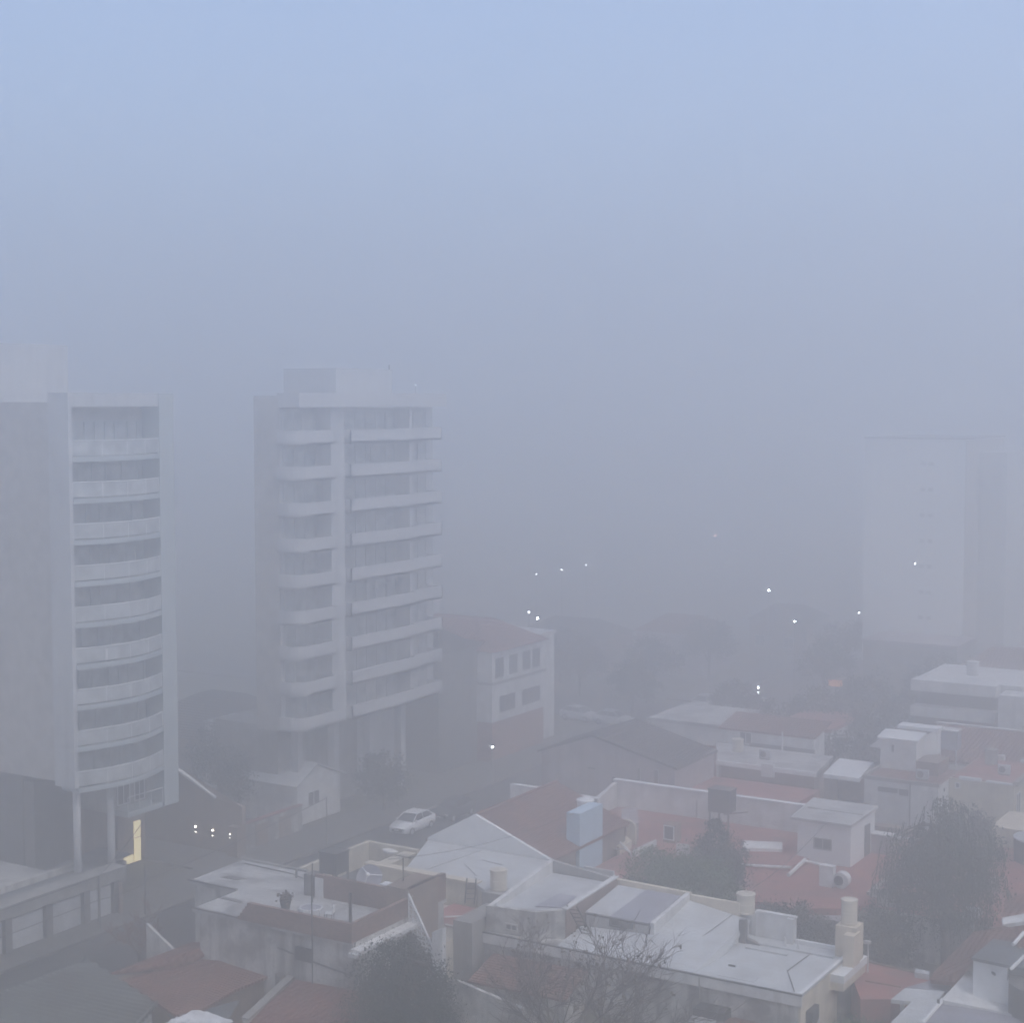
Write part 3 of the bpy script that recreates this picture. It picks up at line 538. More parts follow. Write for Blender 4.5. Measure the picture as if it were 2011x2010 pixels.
# back parapets
MB().box(-38.3, -34.9, 82.4, 82.65, 2.5, 4.9).build('parapet', 'cream', w1)
MB().box(-33.9, -31.6, 82.4, 82.62, 3.2, 4.55).box(-33.9, -31.55, 82.35, 82.67, 4.55, 4.68).box(-32.0, -31.6, 82.1, 82.4, 3.2, 4.6).build('parapet', 'white_wall', w1)
MB().box(-31.55, -28.6, 82.35, 82.6, 3.0, 3.42).build('parapet', 'white_clean', w1)
MB().box(-33.3, -28.9, 81.1, 81.3, 3.2, 3.3).box(-33.6, -31.2, 80.2, 80.35, 3.2, 3.29).build('roof_ridge', 'white_membrane', w1)
MB().path([(-31.9, 81.6, 3.2), (-31.9, 81.6, 3.75), (-31.7, 81.3, 3.7), (-31.7, 81.3, 3.2)], 0.03).path([(-31.15, 81.6, 3.2), (-31.15, 81.6, 3.75), (-31.0, 81.5, 3.2)], 0.03).build('vent_pipe', 'white_wall', w1)
MB().box(-34.3, -33.9, 80.9, 81.2, 3.2, 4.5).prism([(-34.0, 81.0, 3.5), (-33.1, 81.0, 3.25), (-33.1, 81.3, 3.25), (-34.0, 81.3, 3.5)], 3.19).build('vent_stack', 'dark_concrete', w1)
MB().box(-33.3, -32.9, 77.2, 77.25, 3.2, 3.3).build('roof_mark', 'iron', w1)
# upper terrace with sloping sheds
MB().prism([(-47.3, 75.6, 4.62), (-47.3, 82.7, 5.52), (-47.0, 82.7, 5.52), (-47.0, 75.6, 4.62)], 2.9).build('terrace_wall', 'white_wall', w1)
MB().prism([(-47.0, 82.45, 5.5), (-42.8, 82.45, 5.05), (-42.8, 82.75, 5.05), (-47.0, 82.75, 5.5)], 2.9).build('terrace_wall', 'concrete', w1)
MB().prism([(-42.8, 82.45, 5.05), (-38.0, 82.45, 4.98), (-38.0, 82.75, 4.98), (-42.8, 82.75, 5.05)], 2.9).build('terrace_wall', 'cream', w1)
MB().prism([(-47.3, 75.35, 4.65), (-44.2, 75.6, 4.72), (-42.7, 76.3, 4.9), (-42.7, 76.55, 4.9), (-44.3, 75.9, 4.72), (-47.3, 75.6, 4.65)], 3.0).build('terrace_wall', 'stained_wall', w1)
MB().prism([(-47.0, 75.6, 4.3), (-42.9, 76.3, 4.3), (-42.9, 82.4, 4.8), (-47.0, 82.4, 4.8)], 2.96).build('terrace_roof', 'sheet_light', w1)
MB().prism([(-45.12, 77.2, 4.5), (-44.97, 79.66, 4.6), (-43.82, 79.84, 4.6), (-43.68, 77.74, 4.5)], th=0.05).build('patch', 'mauve_sheet', w1)
MB().prism([(-42.85, 76.3, 4.95), (-42.85, 82.4, 5.2), (-42.6, 82.4, 5.2), (-42.6, 76.3, 4.95)], 2.9).build('divider_wall', 'brick', w1)
MB().prism([(-42.9, 76.25, 5.0), (-42.9, 82.5, 5.26), (-42.55, 82.5, 5.26), (-42.55, 76.25, 5.0)], th=0.08).build('coping', 'white_wall', w1)
MB().prism([(-42.5, 78.3, 4.3), (-40.9, 78.3, 4.3), (-40.5, 81.9, 4.92), (-42.3, 81.9, 4.92)], th=0.06).build('shed_roof', 'sheet_light', w1)
MB().prism([(-40.9, 78.25, 4.31), (-38.5, 78.25, 4.31), (-38.3, 81.95, 4.93), (-40.5, 81.95, 4.93)], th=0.07).build('shed_roof', 'mauve_sheet', w1)
MB().box(-42.5, -38.5, 78.2, 78.26, 4.18, 4.26).build('gutter', 'iron', w1)
MB().prism([(-42.5, 78.4, 4.2), (-38.6, 78.4, 4.2), (-38.4, 82.4, 4.75), (-42.5, 82.4, 4.75)], 2.96).build('shed_wall', 'white_wall', w1)
MB().prism([(-38.45, 78.3, 4.35), (-38.2, 82.4, 5.0), (-37.95, 82.4, 5.0), (-38.2, 78.3, 4.35)], 3.0).build('terrace_wall', 'white_wall', w1)
win(w1, 'Y', 78.39, -41.0, -39.9, 3.72, 4.12, frame='dark'); MB().box(-40.3, -39.4, 78.1, 78.36, 3.85, 4.15).build('vent_box', 'dark_concrete', w1)
win(w1, 'Y', 75.35, -46.0, -45.2, 3.5, 3.9, frame='stained_wall')
MB().prism([(-33.2, 75.6, 3.23), (-31.2, 75.6, 3.23), (-31.2, 76.5, 3.23), (-33.2, 76.4, 3.23)], th=0.025).build('patch', 'sheet_light', w1)
MB().prism([(-40.6, 75.9, 3.3), (-39.1, 75.9, 3.3), (-39.1, 76.9, 3.36), (-40.6, 76.8, 3.36)], th=0.025).build('patch', 'sheet_light', w1)
MB().path([(-28.9, 75.4, 3.26), (-30.3, 78.0, 3.26), (-30.2, 81.0, 3.26)], 0.025).path([(-36.5, 75.3, 3.3), (-36.0, 78.2, 3.5), (-35.2, 82.2, 4.3)], 0.02).build('roof_cable', 'iron', w1)
MB().box(-28.62, -28.42, F, Bk, 3.2, 3.27).build('roof_edge', 'white_clean', w1)
# right annex: ledge, doorway, tank tower
MB().box(-28.5, -27.75, 79.5, 83.2, 2.55, 2.95).build('ledge', 'white_clean', w1)
MB().box(-28.5, -27.8, 79.55, 83.1, 2.1, 2.55).build('ledge_face', 'cream', w1)
MB().box(-28.5, -28.0, 82.6, 83.1, -0.05, 2.1).build('pillar', 'cream', w1)
MB().box(-28.49, -28.35, 80.6, 82.6, 0.0, 2.1).build('door', 'dark_concrete', w1)
MB().box(-29.0, -27.85, 81.6, 82.8, 2.9, 4.9).box(-28.35, -27.75, 81.0, 82.0, 2.95, 4.65).build('tank_tower', 'cream', w1)
MB().tube((-27.75, 83.3, 0), (-27.75, 83.3, 3.6), 0.06).box(-27.95, -27.6, 83.2, 83.4, 3.6, 3.75).build('vent_pipe', 'white_wall', w1)
# facade below
MB().box(-34.0, -32.3, 74.3, F+0.08, 0.6, 1.75).build('doorway', 'dark', w1)
MB().path([(-34.0, F-0.14, 0), (-34.0, F-0.14, 3.1)], 0.05).build('downpipe', 'concrete', w1)
def drum(lab, loc, r, h, m, cone=0.12, grp=None, leg=None):
    t = thing('water_tank', lab, 'water tank', loc, 0, grp)
    MB().lathe(loc, [(r*0.97, 0), (r, h*0.1), (r*0.97, h*0.12), (r, h*0.5), (r*0.97, h*0.52), (r, h*0.95), (r*0.98, h)], 26).build('tank', m, t, False)
    MB().lathe((loc[0], loc[1], loc[2]+h), [(r*1.05, 0), (r*1.05, 0.06), (r*0.5, cone), (r*0.2, cone+0.03), (0.01, cone+0.03)], 26).build('lid', m, t)
    return t
drum('cream drum tank standing at the back corner of the white roof', (-34.75, 82.95, 4.25), 0.52, 1.05, 'plastic_cream')
MB().box(-35.2, -34.25, 82.66, 83.5, 2.5, 4.25).build('plinth', 'white_wall', w1)
drum('slim cream drum tank on the tower at the right end of the white roof', (-28.45, 82.2, 4.9), 0.44, 1.3, 'plastic_cream')
drum('stained cream drum tank left of the walled terrace', (-48.35, 78.45, 4.6), 0.5, 1.15, 'plastic_cream')
MB().box(-48.95, -47.4, 77.6, 79.0, 2.5, 4.6).build('tank_base', 'concrete', h2)
def ladder(lab, a, b, wv, n):
    t = thing('ladder', lab, 'ladder', a); m_ = MB(); a, b, wv = P(a), P(b), P(wv); m_.tube(a-wv, b-wv, 0.045); m_.tube(a+wv, b+wv, 0.045); m_.build('rail', 'iron', t)
    m_ = MB()
    for k in range(1, n): c = a+(b-a)*(k/n); m_.tube(c-wv, c+wv, 0.03)
    m_.build('rung', 'iron', t)
ladder('rusty ladder leaning against the terrace front wall above the bare tree', (-41.74, 77.28, 3.25), (-42.45, 76.63, 5.1), (0.28, 0.05, 0), 8)
ladder('short iron ladder standing on the small red roof beside the stained drum', (-50.4, 78.51, 3.4), (-50.17, 78.38, 5), (0.26, 0.1, 0), 5)
rs = thing('house', 'small red tiled lean-to roof wedged between brick terrace and walled terrace', 'house', (-47.8, 73.5, 0))
MB().prism([(-51.41, 77.11, 3.3), (-51.25, 78.05, 3.4), (-49.26, 78.04, 3.4), (-47.98, 76.52, 3.2), (-48.01, 75.39, 3.1), (-50.12, 75.41, 3.1)], th=0.12).build('roof', 'red_floor', rs)
MB().prism([(-51.39, 77.16, 3.1), (-49.44, 78.33, 3.1), (-48.25, 75.77, 2.95), (-50.29, 75.67, 2.95)], -0.05).build('wall', 'brown_wall', rs)
MB().tube((-50.32, 75.71, 3.4), (-48.56, 76.93, 3.45), 0.06).build('coping', 'white_wall', rs); MB().tube((-49.97, 75.26, 3.15), (-47.9, 75.22, 3.15), 0.06).build('coping', 'white_wall', rs)
bs = thing('shed', 'lean-to shed with dull brown roof before the white-roofed house, behind bare branches', 'shed', (-43, 72, 0))
MB().prism([(-46.5, 74.9, 2.2), (-40.5, 74.9, 2.3), (-40.2, 71.9, 1.7), (-46.3, 71.9, 1.6)], th=0.12).build('roof', 'tile_brown_x', bs); MB().prism([(-46.3, 74.8, 2.0), (-40.6, 74.8, 2.1), (-40.4, 72.1, 1.55), (-46.2, 72.1, 1.45)], -0.05).build('wall', 'stained_wall', bs)
aw = thing('garden_wall', 'stained pale yard wall with rounded end under the bare tree', 'wall', (-43, 68.5, 0))
m_ = MB()
pts = [(-44.9+1.5*math.cos(math.pi*(1-k/10)), 0, 1.3+1.5*math.sin(math.pi*(1-k/10))) for k in range(6)]
yb = [(p[0], p[2]) for p in pts]+[(-41.0, 2.1), (-41.0, 0), (-46.4, 0)]
m_.hexa([(x, 68.8, z) for x, z in yb], [(x, 69.05, z) for x, z in yb]); m_.build('wall', 'stained_wall', aw)
pr = thing('porch_roof', 'low brown porch roof with white slab at the bottom below the white-roofed house', 'porch', (-31.5, 72.5, 0))
MB().prism([(-32.61, 73.97, 1.3), (-32.63, 74.91, 1.3), (-31.49, 75.68, 1.3), (-30.6, 75.34, 1.3), (-29.33, 73.79, 1.3), (-31.94, 72.22, 1.3)], th=0.1).build('roof', 'tile_brown_x', pr)
MB().prism([(-34.03, 74.56, 1.35), (-32.67, 74.98, 1.35), (-32.7, 73.77, 1.35), (-33.88, 73.37, 1.35)], th=0.1).build('slab', 'sheet_light', pr)
MB().prism([(-34.18, 74.65, 1.1), (-31.36, 76.04, 1.1), (-29.96, 73.99, 1.1), (-32.37, 72.54, 1.1)], -0.05).build('wall', 'stained_wall', pr)
dt = thing('water_tank', 'dark boxy tank on white frame at the right corner of the white-roofed house', 'water tank', (-27.9, 73.8, 0))
q = [(-28.87, 75.98, 2.1), (-28.95, 77.32, 2.1), (-28.26, 77.25, 2.1), (-28.08, 75.9, 2.1)]
MB().prism(q, th=0.75).build('casing', 'plastic_dark', dt)
m_ = MB(); [m_.tube((p[0]*0.98+q[0][0]*0.02, p[1], 0), (p[0]*0.98+q[0][0]*0.02, p[1], 1.4), 0.05) for p in q]; m_.build('stand', 'white_clean', dt)

# ------------------------------------------------------------------ G: terracotta terrace with long white parapet
gt = thing('house', 'house with broad terracotta roof terrace behind a long white stained parapet', 'house', (-42, 97, 0))
MB().prism([(-48.1, 88.5, 3.1), (-34.0, 88.5, 3.1), (-30.5, 90.5, 3.1), (-30.5, 104.5, 3.1), (-54.0, 104.5, 3.1), (-54.0, 95.2, 3.1), (-48.1, 95.2, 3.1)], 2.7).build('terrace_floor', 'red_floor', gt)
MB().prism([(-47.9, 88.7, 2.7), (-30.7, 88.7, 2.7), (-30.7, 104.4, 2.7), (-53.8, 104.4, 2.7), (-53.8, 95.3, 2.7), (-47.9, 95.3, 2.7)], -0.05).build('wall', 'mauve_wall', gt)
MB().prism([(-54.3, 104.5, 5.0), (-36.3, 104.5, 5.0), (-36.3, 104.8, 5.0), (-54.3, 104.8, 5.0)], -0.05).build('parapet', 'white_wall', gt)
MB().prism([(-54.4, 104.4, 5.12), (-36.2, 104.4, 5.12), (-36.2, 104.9, 5.12), (-54.4, 104.9, 5.12)], th=0.12).build('coping', 'white_clean', gt)
MB().prism([(-54.4, 98.0, 3.6), (-54.4, 104.5, 4.9), (-54.1, 104.5, 4.9), (-54.1, 98.0, 3.6)], 0).build('parapet', 'white_wall', gt)
MB().tube((-47.6, 104.4, 3.2), (-47.6, 104.4, 4.4), 0.06).tube((-39.6, 104.35, 3.1), (-39.6, 104.35, 4.8), 0.12).tube((-38.9, 104.35, 3.1), (-38.9, 104.35, 4.8), 0.12).tube((-38.1, 104.35, 3.1), (-38.1, 104.35, 4.6), 0.05).build('pipe', 'concrete', gt)
MB().prism([(-51.37, 99.88, 4.3), (-50.57, 100.82, 4.3), (-48.57, 97.05, 4.3), (-49.43, 96.25, 4.3)], 3.1).build('stair_roof', 'mauve_wall', gt)
MB().prism([(-50.31, 95.43, 3.6), (-50.38, 97.33, 3.6), (-48.12, 95.14, 3.6), (-47.99, 93.12, 3.6)], 3.0).build('awning', 'cream', gt)
x, y, z = (-48.97, 95.85, 2.8); m_ = MB(); pr_ = [(x-0.75, z), (x+0.75, z), (x+0.75, z+1.5)]+[(x+0.75*math.cos(math.pi*k/8)*1.0, z+1.5+0.45*math.sin(math.pi*k/8)) for k in range(1, 8)]+[(x-0.75, z+1.5)]
m_.hexa([(a, y, b) for a, b in pr_], [(a, y+0.25, b) for a, b in pr_]); m_.build('arch_wall', 'beige', gt)
MB().prism([(-48.1, 88.4, 3.5), (-46.0, 88.4, 3.5), (-46.0, 88.6, 3.5), (-48.1, 88.6, 3.5)], 0).prism([(-47.22, 93.49, 3.5), (-47.06, 96.61, 3.5), (-46.85, 96.33, 3.5), (-46.97, 93.13, 3.5)], 2.9).build('parapet', 'white_wall', gt)
wn = win(gt, 'Y', 97.5, -46.9, -46.1, 3.3, 4.3, name='window', bars=0)
MB().box(-46.95, -46.05, 97.55, 98.5, 3.0, 4.35).build('dormer', 'brown_wall', gt)
MB().path([(-48.1, 92.67, 3.6), (-46.82, 91.5, 4.1), (-46.28, 91.24, 4), (-46.31, 91.69, 3.4)], 0.05).build('pipe', 'white_clean', gt); MB().tube((-47.5, 92.17, 4.3), (-46.71, 92.21, 3.7), 0.06).build('pipe', 'white_clean', gt)
MB().prism([(-48.59, 92.05, 2.6), (-47.43, 91.53, 2.6), (-47.32, 93.56, 2.6), (-48.45, 93.88, 2.6)], 1.0).build('lower_roof', 'red_floor', gt)
MB().tube((-46.96, 90.5, 2.9), (-46.85, 92.64, 2.9), 0.09).build('gutter', 'white_clean', gt); MB().tube((-46.87, 91.75, 2.6), (-46.81, 92.63, 2.6), 0.07).build('gutter', 'white_clean', gt)
MB().prism([(-49.24, 93.3, 2), (-47.26, 94, 2), (-46.2, 92.7, 2), (-47.11, 91.56, 2)], 0.0).build('wall', 'mauve_wall', gt)
MB().prism([(-44.82, 95.08, 3.9), (-43.95, 95.35, 3.9), (-44.62, 95.79, 3.2)], 2.0).build('parapet', 'white_wall', gt)
tk = thing('water_tank', 'dark square water tank on thin legs before the long white parapet', 'water tank', (-42.4, 103.5, 3.1))
x, y, z = (-44.61, 102.08, 4.55)
MB().box(x-0.8, x+0.8, y-0.6, y+0.6, 4.55, 6.1).build('tank', 'plastic_dark', tk); MB().box(x-0.85, x+0.85, y-0.65, y+0.65, 6.1, 6.18).build('lid', 'iron', tk)
for dx in (-0.7, 0, 0.7): MB().tube((x+dx, y-.5, 2.9), (x+dx, y-.5, 4.55), 0.08).build('leg', 'iron', tk)
MB().tube((x+0.4, y-.6, 4.5), (x+2.2, y-.6, 4.9), 0.05).build('arm', 'iron', tk)

# I: white cube house on the terrace
ic = thing('rooftop_room', 'white cube room with one window and side door on the terracotta roof', 'house', (-36, 100, 3.1))
MB().box(-37.6, -34.0, 98.3, 103.1, 2.4, 5.75).build('wall', 'white_clean', ic)
MB().prism([(-38.0, 98.0, 5.95), (-33.85, 98.0, 5.95), (-33.85, 103.3, 6.05), (-38.4, 103.3, 6.05)], th=0.18).build('roof', 'slab_grey', ic)
MB().prism([(-37.8, 100.6, 6.05), (-34.0, 100.6, 6.05), (-34.0, 100.75, 6.08), (-37.8, 100.75, 6.08)], th=0.08).build('roof_ridge', 'slab_grey', ic)
win(ic, 'Y', 98.3, -36.5, -35.25, 4.0, 4.75, bars=1, frame='concrete')
d = MB().box(-34.02, -33.94, 101.0, 102.0, 3.15, 5.2).build('door', 'dark_concrete', ic); MB().box(-33.94, -33.9, 101.1, 101.15, 4.1, 4.25).build('handle', 'iron', d)
MB().prism([(-34.7, 97.6, 2.35), (-33.95, 97.6, 2.35), (-33.95, 98.3, 2.4), (-34.7, 98.3, 2.4)], 0).build('pillar', 'white_clean', ic)
ac = thing('air_conditioner', 'pale boxy unit standing beside the side door of the white cube room', 'air conditioner', (-33.2, 102, 3.1))
x, y, z = (-33.2, 102.57, 3.1); MB().box(x-0.75, x+0.6, y-0.3, y+0.5, 3.1, 4.35).build('casing', 'mauve_wall', ac); MB().box(x-0.8, x+0.65, y-.35, y+.55, 4.35, 4.42).build('lid', 'white_wall', ac)
fr = thing('house', 'low annex with red roof strips and white edgings below the white cube room', 'house', (-37.5, 92, 0))
MB().prism([(-41.09, 97.53, 3.4), (-38.79, 98.68, 3.4), (-36.6, 97.86, 3.4), (-37.02, 95.55, 3.4), (-39.97, 94.9, 3.4)], 1.0).build('roof', 'red_floor', fr)
MB().prism([(-41.32, 98, 3.9), (-38.91, 98.96, 3.9), (-38.68, 98.4, 3.6), (-40.99, 97.24, 3.6)], 3.0).build('parapet', 'white_wall', fr)
MB().tube((-39.98, 94.21, 3.4), (-36.9, 95.4, 3.4), 0.1).build('coping', 'white_wall', fr); MB().tube((-36.53, 94.02, 3.3), (-36.65, 97.2, 3.5), 0.13).build('coping', 'white_wall', fr); MB().tube((-36.63, 96.98, 3.5), (-34.83, 97.04, 3.3), 0.1).build('coping', 'white_wall', fr)
MB().prism([(-39.14, 95.8, 2.9), (-37.21, 96.06, 2.9), (-36.26, 93.49, 2.7), (-38.08, 93.25, 2.7)], 0.5).build('wall', 'concrete', fr)
MB().prism([(-37.27, 96.53, 2.6), (-37.01, 98.01, 2.9), (-35.14, 97.76, 2.9), (-34.87, 96.39, 2.5)], 0.4).build('lower_roof', 'mauve_sheet', fr)
MB().prism([(-39.91, 94.49, 3), (-38.61, 94.82, 3), (-37.55, 92.25, 2.6), (-38.9, 91.86, 2.6)], 0.4).build('wall', 'mauve_wall', fr)
MB().prism([(-36.51, 94.58, 2.6), (-36.15, 95.01, 2.6), (-35.16, 93.91, 2.6), (-35.32, 93.6, 2.6)], th=0.08).build('slab', 'white_clean', fr)
t5 = thing('condenser_unit', 'round white unit with dark vent under the corner of the white cube room', 'tank', (-34, 93, 1))  # outdoor air-conditioning condenser with a round fan
x, y, z = (-32.93, 93.5, 3.66); m_ = MB(); m_.tube((x, y-.1, z), (x, y+0.5, z), 0.5, n=18); m_.build('casing', 'white_wall', t5); MB().tube((x-.1, y-.16, z), (x-.1, y-.11, z), 0.3, n=16).build('fan', 'dark', t5); MB().box(x-1.4, x-0.5, y, y+0.5, z-0.8, z+0.75).build('casing', 'white_wall', t5); MB().box(x-1.2, x+0.5, y, y+.5, 0, z-0.8).build('stand', 'concrete', t5)
fl = thing('house', 'low house with wide faded red flat roof beneath the big willowy tree', 'house', (-28, 95, 0))
MB().prism([(-33.6, 92.0, 2.6), (-22.5, 92.0, 2.6), (-22.5, 110, 2.6), (-33.6, 110, 2.6)], 2.3).build('roof', 'red_floor', fl); MB().prism([(-33.4, 92.2, 2.3), (-22.7, 92.2, 2.3), (-22.7, 109.8, 2.3), (-33.4, 109.8, 2.3)], -0.05).build('wall', 'mauve_wall', fl)
MB().box(-33.6, -22.4, 91.95, 92.1, 0, 2.75).build('parapet', 'stained_wall', fl)

# ------------------------------------------------------------------ K houses on the right
MB().prism([(-30.9, 93.0, 3.6), (-28.0, 93.4, 3.6), (-28.0, 93.65, 3.6), (-30.9, 93.25, 3.6)], 2.5).box(-31.2, -31.0, 93.2, 101.5, 2.5, 3.3).box(-26.9, -24.9, 99.5, 99.7, 2.5, 3.5).build('parapet', 'stained_wall', fl)
MB().box(-30.6, -28.6, 99.0, 101.0, 2.5, 4.6).build('stair_room', 'mauve_wall', fl)
MB().path([(-30.8, 93.6, 2.7), (-29.5, 98, 2.7), (-29.5, 99, 2.7)], 0.06).build('pipe', 'concrete', fl); MB().tube((-27.5, 97, 2.6), (-27.5, 97, 3.5), 0.07).build('pipe', 'concrete', fl)
MB().box(-25.4, -24.4, 93.2, 94.0, 2.6, 3.2).build('vent_box', 'sheet_light', fl)
k1 = thing('house', 'grey-white house with large closed shutter and brown roof terrace right of centre', 'house', (-36, 117, 0))
MB().box(-39.0, -33.4, 115.6, 121.5, -0.05, 4.8).build('wall', 'white_wall', k1); MB().box(-38.9, -33.5, 115.8, 121.4, 4.8, 4.9).build('terrace_floor', 'tile_red_x', k1)
MB().box(-39.1, -33.3, 115.5, 115.75, 4.8, 5.05).box(-39.1, -38.9, 115.75, 121.5, 4.8, 5.1).build('parapet', 'concrete', k1)
MB().box(-37.9, -35.6, 115.5, 115.57, 0.1, 4.0).build('shutter', 'sheet_light', k1); MB().box(-37.9, -36.4, 115.48, 115.56, 4.0, 4.35).box(-36.3, -35.6, 115.48, 115.56, 3.9, 4.35).build('slot', 'dark', k1)
MB().tube((-35.45, 115.45, 0), (-35.45, 115.45, 5), 0.05).build('downpipe', 'iron', k1)
MB().box(-39.0, -33.2, 114.6, 115.5, -0.05, 1.6).build('step_roof', 'brown_wall', k1)
k2 = thing('rooftop_room', 'small pale rooftop room with tilted white roof slabs and slit window', 'house', (-37.5, 119, 4.9))
MB().box(-39.0, -36.2, 119.3, 122.5, 4.9, 7.2).build('wall', 'white_wall', k2)
MB().prism([(-39.2, 119.0, 7.35), (-36.0, 119.0, 7.35), (-36.0, 121.2, 7.6), (-39.2, 121.2, 7.6)], th=0.15).build('roof', 'white_clean', k2)
MB().prism([(-38.4, 121.5, 7.9), (-35.2, 121.5, 7.9), (-35.2, 122.9, 7.9), (-38.4, 122.9, 7.9)], th=0.25).build('roof', 'white_clean', k2)
MB().prism([(-36.15, 121.0, 7.3), (-35.3, 121.6, 7.75), (-35.3, 122.6, 7.75), (-36.15, 122.5, 7.3)], 5.9).build('wing', 'white_clean', k2)
MB().prism([(-40.0, 119.8, 6.4), (-39.05, 119.8, 7.2), (-39.05, 120.2, 7.2), (-40.0, 120.2, 6.4)], 6.3).build('wing', 'white_clean', k2)
win(k2, 'Y', 119.3, -38.2, -37.85, 6.15, 6.85, bars=0, frame='white_wall')
MB().box(-36.0, -34.3, 118.6, 121.4, 4.9, 5.9).build('side_block', 'brick', k2)
k3 = thing('house', 'beige block-walled house with red roof and broken white coping at right', 'house', (-30, 118, 0))
MB().prism([(-33.35, 118.2, 5.0), (-28.6, 118.2, 5.0), (-28.6, 126, 5.0), (-33.35, 126, 5.0)], -0.05).build('wall', 'beige', k3); MB().box(-33.2, -28.8, 118.5, 125.8, 5.0, 5.08).build('roof', 'red_floor', k3)
MB().box(-32.6, -31.0, 118.1, 118.45, 5.0, 5.22).build('coping', 'white_clean', k3); MB().prism([(-30.6, 118.1, 5.15), (-28.6, 118.1, 5.1), (-28.6, 118.45, 5.1), (-30.6, 118.45, 5.15)], 5.0).build('coping', 'white_clean', k3)
MB().box(-28.65, -28.3, 118.1, 123, 5.0, 5.3).build('coping', 'concrete', k3)
win(k3, 'Y', 118.2, -32.9, -32.5, 4.3, 4.75, bars=0); win(k3, 'X', -28.6, 119.0, 120.2, 2.5, 4.2)
MB().box(-33.3, -27.6, 117.2, 118.15, -0.05, 0.9).build('plinth', 'brown_wall', k3)
MB().prism([(-28.6, 112, 3.4), (-25.5, 112, 3.4), (-25.5, 117, 3.4), (-28.6, 117, 3.4)], -0.05).build('side_block', 'cream', k3)
k4 = thing('house', 'long two-storey terrace house with two pale balcony bands over red brick at far right', 'house', (-38, 145, 0))
MB().box(-43.4, -30, 143.0, 152, -0.05, 5.0).build('wall', 'brick', k4)
MB().box(-43.5, -35.9, 141.3, 143.0, 7.1, 8.1).box(-43.5, -30, 143.0, 152, 7.1, 8.0).build('roof', 'white_wall', k4)
MB().box(-43.0, -36.3, 142.9, 143.0, 5.7, 7.1).build('window_band', 'dark_concrete', k4); MB().box(-43.4, -30, 143.02, 151.8, 5.0, 7.1).build('upper_wall', 'concrete', k4)
MB().box(-43.5, -36.0, 141.3, 143.0, 4.8, 5.7).build('balcony', 'white_wall', k4)
MB().box(-35.4, -30, 140.2, 143.0, -0.05, 7.6).build('side_block', 'white_wall', k4)
for x in (-42.5, -40.3, -37.9): win(k4, 'Y', 143.0, x, x+1.3, 1.2, 3.6, frame='white_wall')
win(k4, 'Y', 140.2, -33.4, -32.0, 3.0, 5.2)
k5 = thing('house', 'house with wide brown pitched roof rising to a ridge at the right edge', 'house', (-33, 134, 0))
MB().prism([(-40.0, 137.5, 5.1), (-29, 137.5, 5.1), (-27.5, 129.0, 3.9), (-37.5, 129.0, 3.9)], th=0.18).build('roof', 'tile_brown_x', k5); MB().prism([(-39.6, 137.3, 4.7), (-29, 137.3, 4.7), (-27.8, 129.3, 3.6), (-37.2, 129.3, 3.6)], -0.05).build('wall', 'concrete', k5)
MB().tube((-40.0, 137.5, 5.2), (-29, 137.5, 5.2), 0.12).build('ridge_cap', 'white_wall', k5)
MB().box(-31.9, -31.3, 126.0, 126.5, 3, 5.4).build('chimney', 'white_wall', k5); MB().box(-30.1, -29.6, 126.2, 126.7, 3, 5.2).build('chimney', 'white_wall', k5)
MB().box(-36.8, -28.5, 126, 129, -0.05, 3.6).build('back_block', 'concrete', k5)
ktk = thing('water_tank', 'lilac-grey square tank on legs before the brown pitched roof at right', 'water tank', (-36.2, 128, 3.6))
x, y, z = (-36.23, 128.46, 5); MB().box(x-.75, x+.75, y-.6, y+.6, 5.0, 6.5).build('tank', 'mauve_sheet', ktk); MB().box(x-.8, x+.8, y-.65, y+.65, 6.5, 6.6).build('lid', 'white_wall', ktk)
for sx in (-.65, .65): MB().tube((x+sx, y-.5, 3.4), (x+sx, y-.5, 5.0), 0.07).build('leg', 'white_wall', ktk)
k6 = thing('house', 'house with pale flat slab roof and red tiled front terrace behind the white parapet', 'house', (-46, 114, 0))
MB().prism([(-54.0, 105.2, 3.8), (-42.0, 105.2, 3.8), (-42.0, 114.3, 3.8), (-54.0, 114.3, 3.8)], -0.05).build('terrace_floor', 'red_floor', k6)
MB().prism([(-50.4, 114.4, 5.0), (-42.4, 114.4, 5.0), (-43.3, 120.8, 5.0), (-53.4, 120.8, 5.0)], 4.7).build('roof', 'slab_grey', k6); MB().prism([(-50.2, 114.7, 4.7), (-42.6, 114.7, 4.7), (-43.5, 120.6, 4.7), (-53.0, 120.6, 4.7)], -0.05).build('wall', 'brown_wall', k6)
MB().box(-50.5, -42.3, 114.25, 114.45, 4.75, 5.08).build('fascia', 'white_clean', k6); MB().box(-46.7, -45.7, 114.2, 114.5, 4.3, 5.3).build('pier', 'white_wall', k6)
MB().box(-53.0, -45.0, 121.0, 123.4, -0.05, 6.3).build('back_block', 'white_wall', k6); MB().prism([(-53.2, 120.8, 6.3), (-44.8, 120.8, 6.3), (-44.8, 124.5, 7.0), (-53.2, 124.5, 7.0)], th=0.15).build('roof', 'tile_red_y', k6)
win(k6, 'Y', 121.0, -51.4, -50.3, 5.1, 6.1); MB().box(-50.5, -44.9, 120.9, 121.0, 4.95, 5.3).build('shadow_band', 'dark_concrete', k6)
MB().tube((-47.6, 120.8, 5.0), (-47.6, 120.8, 6.5), 0.07).build('pipe', 'white_clean', k6)
k7 = thing('house', 'small white flat-roofed link with dark carport opening left of the shutter house', 'house', (-41, 117, 0))
